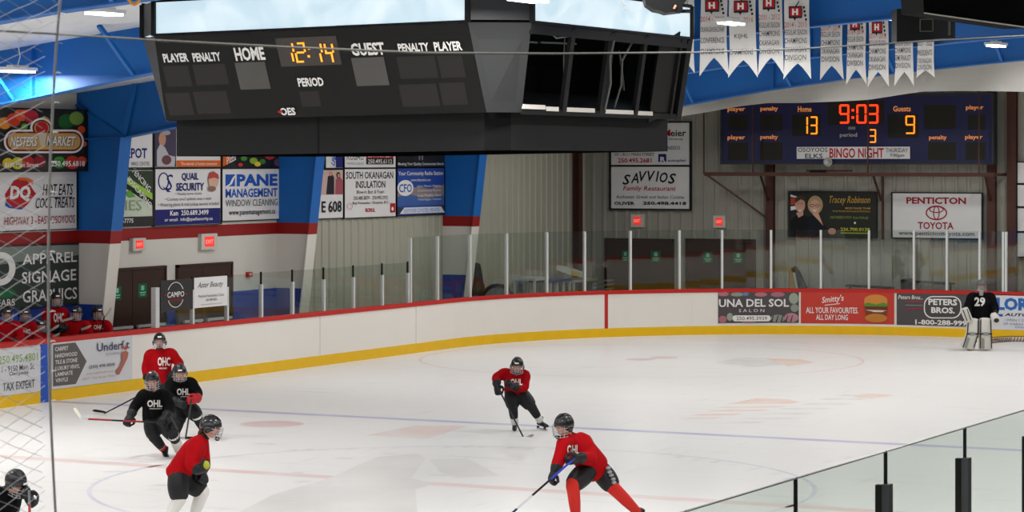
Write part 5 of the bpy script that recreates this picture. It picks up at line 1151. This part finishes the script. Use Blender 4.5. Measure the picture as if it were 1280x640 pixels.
def person(label, z0, J, s=.82, jersey=J_RED, pants=P_BLK, socks=(SK_BLK, SK_BLK), face=0, pitch=5, text=None, gloves=True, cage=True, sticker=True, hair=False, group=None, grip=(None, None), legs=True, cuffs=(None, None), palms=(None, None), stripe=None, helm=None, hem=.10, bulk=1.0, extra=None, seated=False):
    V = {k: P(a, b, z0+(c[0] if c else 0)) for k, (a, b, *c) in J.items()}
    foot = min([V[k].z for k in V]); base = Vector((V['pel'].x, V['pel'].y, max(0, foot-.1)))
    root = empty('person', base, label, 'person', group)
    shv = (V['shR']-V['shL']).normalized()     # viewer's left (L) to right (R)
    a, pt = math.radians(face), math.radians(pitch)
    f = (-FWD*math.cos(a)+RGT*math.sin(a))*math.cos(pt)-UP*math.sin(pt)
    nb = V['neck']; hc = V['head']; up = (hc-nb).normalized(); up = (up*.35+UP*.65+f*.0).normalized(); up = (up-f*up.dot(f)).normalized()
    hg = make_head(root, hc, up, f, s, helm=helm or M_HELM, cage=cage, sticker=sticker, hair=hair)
    mid = (V['shL']+V['shR'])/2; pel = V['pel']; spine = (mid-pel)
    # -- the body: one continuous surface
    b = MB(); hg(b)
    b.loft([hc-up*.07*s, (hc+nb)/2-up*.03*s, nb, mid], [.055*s, .055*s, .065*s, (.10*s, .07*s)], shv, M_SKIN, 12)
    b.loft([pel-spine*.02, pel+spine*.3, pel+spine*.65, mid, (mid+nb)/2], [(.15*s, .11*s), (.145*s, .105*s), (.16*s, .115*s), (.15*s, .09*s), (.07*s, .06*s)], shv, M_SKIN, 14)
    for q in 'LR':
        b.loft([V['sh'+q], V['el'+q], V['wr'+q], V['wr'+q]+(V['hand'+q]-V['wr'+q])*.7], [.055*s, .042*s, .03*s, .032*s], FWD, M_SKIN, 10)
        b.loft([V['hip'+q], V['kn'+q], V['kn'+q].lerp(V['an'+q], .35), V['an'+q]], [.085*s, .058*s, .05*s, .028*s], FWD, M_SKIN, 10)
        b.loft([V['an'+q], V['an'+q].lerp(V['toe'+q], .6)], [.026*s, .018*s], FWD, M_SKIN, 8)
    b.loft([V['hipL'], pel, V['hipR']], [.085*s, .11*s, .085*s], UP, M_SKIN, 10)
    remesh(b.build('body', root, True), .011, 4)
    # -- jersey
    b = MB()
    b.loft([pel-spine.normalized()*hem*s, pel+spine*.15, pel+spine*.45, pel+spine*.78, mid+spine*.0, mid.lerp(nb, .55), nb+(hc-nb)*.1],
           [(.215*s*bulk, .165*s*bulk), (.212*s*bulk, .165*s*bulk), (.205*s*bulk, .165*s*bulk), (.215*s*bulk, .16*s*bulk), (.185*s, .125*s), (.115*s, .095*s), (.075*s, .075*s)], shv, jersey, 18)
    for q in 'LR':
        sh, el, wr = V['sh'+q], V['el'+q], V['wr'+q]
        b.loft([mid.lerp(sh, .45), sh, sh.lerp(el, .5), el, el.lerp(wr, .5), wr-(wr-el).normalized()*.03*s], [.10*s, .108*s*bulk, .098*s*bulk, .088*s*bulk, .08*s*bulk, .07*s], FWD, jersey, 12)
    jo = remesh(b.build('jersey', root, True), .012, 5)
    col_ = MB(); col_.loft([nb-up*.0*s, nb+up*.045*s], [(.078*s, .078*s), (.066*s, .066*s)], shv, M_BLACK, 14); col_.build('neck_guard', root, True)
    if text:
        for body, bx, m in text: PRINT.append((jo, body, bx, z0, m))
    # -- pants
    b = MB()
    hm = (V['hipL']+V['hipR'])/2
    b.loft([pel+spine.normalized()*.08*s, pel, hm-UP*.04*s], [(.185*s, .15*s), (.19*s, .155*s), (.17*s, .14*s)], shv, pants, 16)
    for q in 'LR':
        h_, k_ = V['hip'+q], V['kn'+q]
        b.loft([h_.lerp(pel, .25), h_.lerp(k_, .35), h_.lerp(k_, .7), h_.lerp(k_, .93)], [.14*s, .147*s, .138*s, .12*s], FWD, pants, 14)
    remesh(b.build('pants', root, True), .012, 4)
    # -- legs
    for i, q in enumerate('LR'):
        k_, n_, t_ = V['kn'+q], V['an'+q], V['toe'+q]; h_ = V['hip'+q]
        b = MB(); b.loft([k_.lerp(h_, .18), k_, k_.lerp(n_, .18), k_.lerp(n_, .5), k_.lerp(n_, .88), n_], [.085*s, .094*s, .088*s, .08*s, .06*s, .055*s], FWD, socks[i], 14)
        so = b.build('sock', root, True)
        if stripe and stripe[i]:
            for t0, t1, m in stripe[i]:
                b = MB(); p0, p1 = k_.lerp(n_, t0), k_.lerp(n_, t1); r0 = (.094-.034*t0)*s; b.loft([p0, p1], [r0, r0*.97], FWD, m, 14); b.build('sock_stripe', so, True)
        make_skate(root, n_, t_, s)
    for i, q in enumerate('LR'):
        if gloves: make_glove(root, V['wr'+q], V['el'+q], V['hand'+q], s*1.2, grip=grip[i], cuff=cuffs[i], palm=palms[i])
    return root, V

def stick(label, butt, heel, toe, cols, group=None, bl=M_BLACK, tape=None):
    """cols: [(t0, t1, material)] along the shaft; blade from heel to toe"""
    butt, heel, toe = Vector(butt), Vector(heel), Vector(toe); r = empty('hockey_stick', heel, label, 'hockey stick', group)
    ax = (heel-butt)
    for t0, t1, m, nm in cols:
        b = MB(); b.beam(butt+ax*t0, butt+ax*t1, .022, .032, m, FWD); b.build(nm, r)
    d = (toe-heel); L = max(.2, d.length); d.normalize(); upv = (-ax).normalized(); upv = (upv-d*upv.dot(d)).normalized(); sd = d.cross(upv)
    b = MB(); secs = []
    for k in range(7):
        t = k/6; p = heel+d*L*t+sd*.03*t*t; h = .032+.004*math.sin(3*t); w = .009*(1-.5*t)
        top = upv*(h+.006*t if k < 6 else h*.6); secs.append([p-sd*w+upv*.0, p+sd*w, p+sd*w+top, p-sd*w+top] if k < 6 else [p-sd*w+upv*.012, p+sd*w+upv*.012, p+sd*w+top*.9, p-sd*w+top*.9])
    b.rings(secs, bl); b.build('blade', r, False)
    return r
SH_BLK = mat('black_stick_shaft', '#1b1b1f', .35); SH_BLUE = mat('blue_grip_tape', '#2a3aa8', .5); SH_RED = mat('red_stick_shaft', '#9c2228', .4); SH_WHT = mat('white_stick_print', '#c9c9cc', .4); SH_GREY = mat('grey_stick_shaft', '#6a6a6e', .4)
LT = ink('#dedbd6')

# A: red skater in the middle of the ice
z = 40.3
rA, A = person('skater in red jersey and black pants gliding toward the viewer in mid ice', z, dict(
    head=(646.5, 456.5, -.12), neck=(645, 466.5, -.08), shL=(630.5, 467, .02), shR=(656, 469, .0), elL=(620.5, 472, -.05), wrL=(621, 481, -.22), handL=(622.3, 490, -.25),
    elR=(655, 484.5, -.12), wrR=(642.5, 483.5, -.30), handR=(633.5, 476, -.34), pel=(644.5, 488, .02), hipL=(639.5, 491, .02), knL=(641, 508.5, -.14), anL=(643.5, 530, .0), toeL=(643, 539, -.18),
    hipR=(650, 491, .02), knR=(664, 508, -.1), anR=(675.5, 526, .08), toeR=(686, 534, -.04)), face=-4, pitch=14, text=[('OHL', (638, 473.5, 653, 481.5), LT)], hem=.06,
    socks=(SK_BLK, SK_BLK), stripe=([(.55, .95, SK_WHT)], [(.62, .97, SK_WHT)]), grip=((.2, .1, 1), None))
stick('black stick with white tipped blade held by the red skater in mid ice', P(619.5, 478.5, z-.24), P(655.5, 549, z-.9), P(661.5, 547.5, z-.95), [(0, .12, SH_BLK, 'grip'), (.12, .8, SH_BLK, 'shaft'), (.8, 1, SH_BLK, 'lower_shaft')], bl=M_BLADE)

# B: red skater at lower centre right
z = 29.7
rB, B = person('red skater in bright red socks leaning over a blue taped stick, lower centre', z, dict(
    head=(704.5, 531.5, -.2), neck=(712, 546, -.08), shL=(707, 553, -.22), shR=(730, 552, .10), elL=(700.5, 571, -.3), wrL=(693.5, 588, -.36), handL=(689, 599, -.36),
    elR=(738.5, 573, -.12), wrR=(724, 572.5, -.36), handR=(712, 577, -.40), pel=(742, 582, .14), hipL=(733, 589, .02), knL=(716, 606, -.26), anL=(720.5, 652, .02), toeL=(709, 664, -.1),
    hipR=(751, 588, .2), knR=(766, 609, .1), anR=(800, 643, .42), toeR=(812, 654, .35)), s=.84, bulk=1.07, face=-48, pitch=14, text=[('OHL', (709, 556, 724, 568), LT)], hem=.07, socks=(SK_RED, SK_RED), sticker=False, grip=((.6, -.2, .6), (.6, -.2, .6)),
    stripe=([(.30, .34, LT)], [(.38, .41, LT)]))
b = MB()
for k, (x, y) in enumerate(((760.5, 585), (762, 590), (764, 594), (766.5, 599), (767.5, 603))):
    c = P(x, y, z+.02); b.ellipsoid(c, (RGT*.03, UP*.022, FWD*.03), mat('grey_pant_print', '#8d8d90', .6), 8, 6)
b.build('pants_print', rB, True)
hB = on_ice(612, 666, .03)
stick('blue taped stick reaching down left, held by the red skater at lower centre', P(718, 573, z-.42), hB, hB-RGT*.26+FWD*.02-UP*.02, [(0, .28, SH_BLUE, 'grip'), (.28, .5, SH_BLK, 'shaft'), (.5, .68, SH_WHT, 'printed_shaft'), (.68, 1, mat('navy_stick_shaft', '#23264a', .4), 'lower_shaft')])

# C: red skater in profile, lower left
z = 29.4
rC, Cc = person('skater in red jersey with white socks seen from the side facing right, lower left', z, dict(
    head=(264, 533.5, .0), neck=(254.5, 547, .0), shL=(245, 556, -.16), shR=(251, 553, .16), elL=(239, 580, -.24), wrL=(248, 589, -.25), handL=(256, 585, -.22),
    elR=(255, 578, .2), wrR=(252, 590, .1), handR=(255, 596, .02), pel=(225, 588, .0), hipL=(222.5, 596, -.10), knL=(224, 624, -.14), anL=(207, 655, -.05), toeL=(216, 667, -.1),
    hipR=(232, 598, .12), knR=(253, 614, .12), anR=(240, 652, .18), toeR=(250, 664, .15)), s=.84, face=78, pitch=16, hem=.09, socks=(SK_WHT, SK_WHT), hair=True, sticker=False, grip=((0, -1, .3), (0, -1, .3)), palms=(M_PALM, None))
hC = on_ice(296, 690, .03)

# D: red player standing by the boards
z = 42.2
rD, D = person('player in red jersey standing upright by the boards behind two black jerseys', z, dict(
    head=(199.5, 426, -.05), neck=(199.5, 438, .0), shL=(187.5, 443.5, .0), shR=(214, 442, .0), elL=(182.5, 460, .02), wrL=(184, 474, -.12), handL=(187, 481, -.16), elR=(224.5, 455, .0), wrR=(219, 465, -.16), handR=(213, 468, -.2),
    pel=(201, 474, .0), hipL=(195.5, 478, .0), knL=(194.5, 499, -.06), anL=(194, 517, .0), toeL=(193, 523, -.15), hipR=(207.5, 478, .0), knR=(209, 499, -.06), anR=(210, 517, .0), toeR=(212, 523, -.15)), s=.84, face=8, pitch=0,
    text=[('OHC', (197, 446.5, 213, 457.5), LT), ('HOCKEY', (199, 459.5, 209, 461.5), LT)], hem=.06, socks=(SK_BLK, SK_RED), grip=((1, 0, .2), (1, 0, .2)))
hD = on_ice(131, 516.5, .02)
stick('blue gripped black stick reaching left, held by the red player by the boards', P(219, 471, z-.2), hD, on_ice(113.5, 514, .03), [(0, .25, SH_BLUE, 'grip'), (.25, 1, SH_BLK, 'shaft')])

# E: black jersey lunging at left
z = 36.7
rE, E_ = person('skater in black jersey lunging forward with a red shafted stick held level', z, dict(
    head=(190.4, 475.5, -.2), neck=(192, 488.5, -.08), shL=(180, 494, -.02), shR=(205, 493.5, .02), elL=(168.5, 508, -.06), wrL=(163.5, 519, -.2), handL=(159, 527, -.26), elR=(213, 509, .0), wrR=(208, 520, -.24), handR=(203, 525, -.3),
    pel=(194, 521, .1), hipL=(189.5, 525, .1), knL=(192, 545.5, -.08), anL=(206.5, 564, .12), toeL=(209.5, 575, .0), hipR=(202, 524, .1), knR=(217, 545, -.26), anR=(224, 562, .1), toeR=(229, 571, .0)), s=.84, face=2, pitch=10,
    jersey=J_BLK, text=[('OHL', (184, 500, 203, 509), LT), ('HOCKEY', (187, 510.2, 203, 511.6), LT)], hem=.06, socks=(SK_BLK, SK_BLK), grip=((1, .2, 0), (1, .2, 0)), sticker=False, stripe=([(.42, .56, SK_RED), (.56, .66, SK_WHT), (.66, .78, SK_RED)], [(-.02, .05, LT), (.22, .98, SK_WHT)]))
stick('red and black stick with a white blade held level by the lunging black skater', P(204, 528.5, z-.36), P(100, 523.3, z-.36), P(92.5, 512.5, z-.3), [(0, .25, SH_BLK, 'grip'), (.25, .48, SH_RED, 'shaft'), (.48, .62, SH_BLK, 'printed_shaft'), (.62, .9, SH_RED, 'lower_shaft'), (.9, 1, SH_WHT, 'shaft_tip')], bl=mat('white_stick_blade', '#d5d2bd', .4))

# F: black jersey behind
z = 39.2
rF, F_ = person('skater in black jersey with a red and white glove, bent over behind the lunging skater', z, dict(
    head=(225, 465, -.22), neck=(226, 476.5, -.1), shL=(213.5, 479.5, -.02), shR=(238.5, 478.5, .02), elL=(211.5, 494, -.1), wrL=(221, 503, -.25), handL=(229, 506, -.3), elR=(247.5, 491, .0), wrR=(246.5, 499.5, -.2), handR=(238.5, 501, -.28),
    pel=(229.5, 507, .1), hipL=(223, 511, .1), knL=(224, 527.5, -.05), anL=(222, 539, .1), toeL=(221, 547, -.05), hipR=(237.5, 510, .1), knR=(246.5, 521, -.12), anR=(252, 535, .05), toeR=(255, 543, -.1)), s=.82, face=8, pitch=16,
    jersey=J_BLK, text=[('OHL', (221, 485.5, 237.5, 494), LT), ('HOCKEY', (226, 495, 237, 496.4), LT)], hem=.04, socks=(SK_BLK, SK_BLK), grip=((.3, 0, 1), (.3, 0, 1)), cuffs=(None, mat('red_glove_cuff', '#b8202a', .6)), stripe=([(.1, .16, LT)], [(-.05, .02, LT)]))
hF = on_ice(232, 548.5, .02)
stick('dark stick pointing straight down between two black skaters', P(239.5, 499, z-.36), hF, hF+RGT*.2-FWD*.12, [(0, .2, SH_BLK, 'grip'), (.2, 1, mat('dark_stick_shaft', '#3a3a3e', .4), 'shaft')])

# G: black jersey at the bottom left corner
z = 27.2
rG, G = person('skater in black jersey bending over at the bottom left corner behind the netting', z, dict(
    head=(20, 602.5, -.1), neck=(11.5, 612, .0), shL=(-2, 619, -.05), shR=(18, 618, .08), elL=(-12, 640, -.1), wrL=(2, 655, -.2), handL=(8, 660, -.2), elR=(27.5, 613.5, -.05), wrR=(33, 616.5, -.15), handR=(37.5, 625.5, -.2),
    pel=(2, 651, .1), hipL=(-5, 657, .05), knL=(2, 680, -.15), anL=(-6, 697, .0), toeL=(4, 704, -.1), hipR=(8, 657, .12), knR=(18, 678, .0), anR=(12, 696, .1), toeR=(24, 703, .05)), s=.84, face=58, pitch=35, jersey=J_BLK, hem=.06, grip=(None, (.2, 0, 1)))
hG = on_ice(38.5, 707, .03)
stick('red and black stick pointing straight down at the bottom left corner', P(36.5, 613, z-.22), hG, hG+RGT*.25, [(0, .2, SH_GREY, 'grip'), (.2, .5, SH_RED, 'shaft'), (.5, 1, SH_BLK, 'lower_shaft')])

# ---- bench players behind the boards (standing or seated on the bench)
def bench(label, x, y, z, text=None, face=10, s=.84, dx=0, pitch=6, arms=None, cage=True):
    k = 3325/z; m = lambda a: a*k   # metres to pixels
    J = dict(head=(x, y, -.05), neck=(x-1, y+m(.155), .0), shL=(x-m(.17), y+m(.215), .0), shR=(x+m(.16), y+m(.215), .0), elL=(x-m(.24), y+m(.42), -.08), elR=(x+m(.24), y+m(.42), -.08),
             wrL=(x-m(.08), y+m(.52), -.28), handL=(x+m(.02), y+m(.56), -.34), wrR=(x+m(.12), y+m(.50), -.28), handR=(x+m(.04), y+m(.54), -.34), pel=(x, y+m(.66), .05), hipL=(x-m(.09), y+m(.70), .05), hipR=(x+m(.09), y+m(.70), .05),
             knL=(x-m(.11), y+m(.70), -.36), knR=(x+m(.11), y+m(.70), -.36), anL=(x-m(.10), y+m(1.02), -.34), anR=(x+m(.10), y+m(1.02), -.34), toeL=(x-m(.10), y+m(1.09), -.5), toeR=(x+m(.10), y+m(1.09), -.5))
    if arms: J.update(arms)
    return person(label, z, J, s=s, face=face, pitch=pitch, text=text, cage=cage, socks=(SK_RED, SK_RED))
bench('bench player in red at the far left edge of the photo behind the netting', 8.5, 391.5, 45.2, face=25, pitch=12)
bench('bench player in red, second from the far left edge', 31, 392.5, 45.7, face=20, pitch=12, text=[('OHC', (24, 411.5, 38, 417), LT)])
bench('small bench player in red sitting lowest, just left of the netting rope', 52, 406.5, 45.75, face=10, s=.76, pitch=10)
z = 46.9; k_ = 3325/z
person('bench player in red standing tallest beside the netting rope', z, dict(head=(70.5, 374, -.05), neck=(71, 385.5, 0), shL=(59, 391, 0), shR=(79.5, 390.5, 0), elL=(55.5, 405, -.02), wrL=(62, 413, -.22), handL=(69, 414, -.26), elR=(83, 404, -.02), wrR=(80, 411, -.22), handR=(75, 408, -.28),
    pel=(70.5, 422, .03), hipL=(64.5, 426, .03), hipR=(76.5, 426, .03), knL=(64.5, 452, -.06), knR=(77, 452, -.06), anL=(64.5, 463, .0), anR=(77, 463, .0), toeL=(64, 469, -.16), toeR=(78, 469, -.16)), s=.86, face=22, pitch=4, text=[('OHC', (67, 391, 80, 403), LT)], socks=(SK_RED, SK_RED))
bench('bench player in red seated between the standing player and the end of the bench', 96, 391.5, 46.9, face=-8, pitch=6)
bench('bench player in red seated last on the bench beside the brown doors', 122, 391, 47.4, face=28, pitch=4, text=[('OHC', (117, 406, 129, 412), LT)])
WB = mat('pale_taped_blade', '#bdb6a8', .6)
def bench_stick(lab, blade_tip, heel, butt, z): stick(lab, P(*butt, z), P(*heel, z-.3), P(*blade_tip, z-.36), [(0, 1, SH_BLK, 'shaft')], bl=WB)
bench_stick('stick with pale taped blade held level in front of the standing bench player', (90.5, 397), (75, 400.5), (71, 440), 46.65)
bench_stick('stick with pale taped blade slanting left of the netting rope', (73, 406.5), (61, 413), (56, 445), 46.2)
bench_stick('stick with pale taped blade resting lowest on the boards by the rope', (71, 418), (62, 421.5), (60, 450), 46.0)
bench_stick('stick with pale taped blade raised beside the last bench player', (136.5, 386.5), (130.5, 395), (122, 440), 47.3)
bench_stick('stick with pale taped blade lying across the knees of the second last bench player', (110, 408), (101, 411), (96, 445), 46.8)
# the bench itself with its floor
y0, y1 = on_x(-25, 400, WX+.9).y, on_x(128, 400, WX+.9).y
pb = empty('players_bench', (WX+.75, (y0+y1)/2, 0), 'long players bench on a low platform behind the boards', 'bench')
b = MB(); b.box((WX+.02, y0, -.012), (BX-.16, y1, .28), mat('black_rubber_mat', '#2a2a2c', .8)); b.build('platform', pb)
b = MB(); b.box((WX+.45, y0, .60), (WX+.80, y1, .65), mat('bench_wood', '#8a6a48', .5)); b.build('seat', pb)
for t in (.05, .35, .65, .95):
    b = MB(); yy = y0+(y1-y0)*t; b.box((WX+.5, yy-.03, .28), (WX+.76, yy+.03, .60), M_DARK); b.build('leg', pb)

# ---- goalie
z = 57.4; s = .84
M_PAD = mat('white_goalie_pad', '#cfccc3', .5, var=.08, scale=5); M_PADB = mat('black_pad_trim', '#26262a', .5); M_PADG = mat('grey_pad_panel', '#8f8e8a', .5)
rH, H = person('goalie in black jersey number 29 with large white leg pads at the far end', z, dict(
    head=(1226.6, 357, -.05), neck=(1226.6, 365.5, .0), shL=(1215.5, 371.5, .0), shR=(1237.8, 371.5, .0), elL=(1209.5, 384, -.05), wrL=(1209.5, 391, -.22), handL=(1209, 398, -.26), elR=(1243.5, 385, -.05), wrR=(1244, 393, -.2), handR=(1244.5, 399, -.24),
    pel=(1226.5, 394, .03), hipL=(1219.5, 399, .02), knL=(1214.5, 416, -.08), anL=(1213, 431, .0), toeL=(1209.5, 437, -.15), hipR=(1231.5, 399, .02), knR=(1232, 416, -.08), anR=(1232, 431, .0), toeR=(1233.5, 437, -.15)), s=.86, face=0, pitch=6,
    jersey=J_BLK, text=[('29', (1218, 371.5, 1231.5, 383), LT)], helm=mat('grey_goalie_mask', '#5d6064', .35), hem=.10, bulk=1.22, cage=True, sticker=False, socks=(SK_WHT, SK_WHT))
def leg_pad(top, knee, bot, w):
    a, b_, c = P(*top, z-.20), P(*knee, z-.26), P(*bot, z-.2); m = MB()
    m.loft([a, a.lerp(b_, .5), b_, b_.lerp(c, .5), c.lerp(b_, .12), c], [(w*.95, .07), (w, .08), (w*1.02, .085), (w*1.0, .08), (w*1.05, .08), (w*1.1, .09)], RGT, M_PAD, 16, 4, .6); o = m.build('leg_pad', rH, True)
    k = MB(); n = -FWD*.09
    for q in (-1, 1):
        k.tube([a+n*.85+RGT*q*w*.8, b_+n+RGT*q*w*.85, c+n*1.0+RGT*q*w*.9], .012, M_PADB)
    k.beam(b_+n*1.02-RGT*w, b_+n*1.02+RGT*w, .02, .03, M_PADB); k.build('pad_trim', o)
    k = MB(); k.beam(b_+n*1.04-RGT*w*.4, b_+n*1.04+RGT*w*.4, .03, .07, M_PADG, UP); k.beam(b_.lerp(c, .3)+n*.98-RGT*w*.45, c+n*1.0-RGT*w*.45, .05, .02, M_PADG, FWD); k.build('pad_panel', o)
    k = MB()
    for q in (.25, .6): k.beam(b_.lerp(c, q)+RGT*w*1.0, b_.lerp(c, q)+RGT*(w*1.0+.03)+FWD*.1, .03, .02, M_PADB)
    k.build('strap', o)
leg_pad((1216, 399.5), (1215, 417), (1209.8, 434), .135); leg_pad((1231.5, 399), (1231.5, 417), (1231.5, 435), .135)
m = MB(); c = P(1207.5, 392, z-.36); m.loft([P(1205, 386, z-.36), P(1207.5, 392, z-.37), P(1211.5, 401.5, z-.36)], [(.085, .05), (.09, .05), (.085, .05)], RGT, M_PAD, 14, 4, .6); o = m.build('blocker', rH, True)
k = MB(); k.tube([P(1203.6, 387, z-.42), P(1208.8, 401, z-.43)], .010, M_PADB); k.tube([P(1208.8, 386, z-.42), P(1214, 400.5, z-.43)], .010, M_PADB); k.build('blocker_trim', o)
m = MB(); m.loft([P(1241.5, 393, z-.3), P(1244.5, 399, z-.36), P(1247, 405.5, z-.34)], [(.07, .06), (.10, .07), (.06, .05)], RGT, M_PAD, 14, 4, .8); o = m.build('catching_glove', rH, True)
k = MB(); k.ellipsoid(P(1245.5, 400.5, z-.42), (RGT*.06, UP*.05, FWD*.03), M_PADB, 10, 7); k.build('glove_pocket', o, True)
m = MB(); m.loft([P(1226.6, 363.5, z-.19), P(1226.6, 369, z-.2)], [(.055, .04), (.04, .03)], RGT, M_PADG, 12); m.build('throat_guard', rH, True)

# ---- bake the merged surfaces and lay the jersey lettering on them
dg = bpy.context.evaluated_depsgraph_get()
new = [(o, bpy.data.meshes.new_from_object(o.evaluated_get(dg))) for o in BAKE]
for o, me in new:
    mats = [m for m in o.data.materials]; name = o.data.name; o.modifiers.clear(); old = o.data; o.data = me; bpy.data.meshes.remove(old); me.name = name
    if len(me.materials) == 0:
        for m in mats: me.materials.append(m)
    me.polygons.foreach_set('use_smooth', [True]*len(me.polygons)); me.update()
for jo, body, (x0, y0, x1, y1), z, m in PRINT:
    o0 = wloc(jo); bvh = BVHTree.FromPolygons([v.co+o0 for v in jo.data.vertices], [tuple(p.vertices) for p in jo.data.polygons])
    vs, fs = text_mesh(body, .035, 0); tilt = 0; out = []
    for u, v in vs:
        px, py = x0+(x1-x0)*u, y1+(y0-y1)*v+tilt; d = ray(px, py).normalized(); hit = bvh.ray_cast(EYE, d)
        if hit[0] is None: hit = (P(px, py, z-.15), None)
        out.append(hit[0]-d*.012)
    b = MB(); b.add(out, fs, m); b.build('lettering', jo)
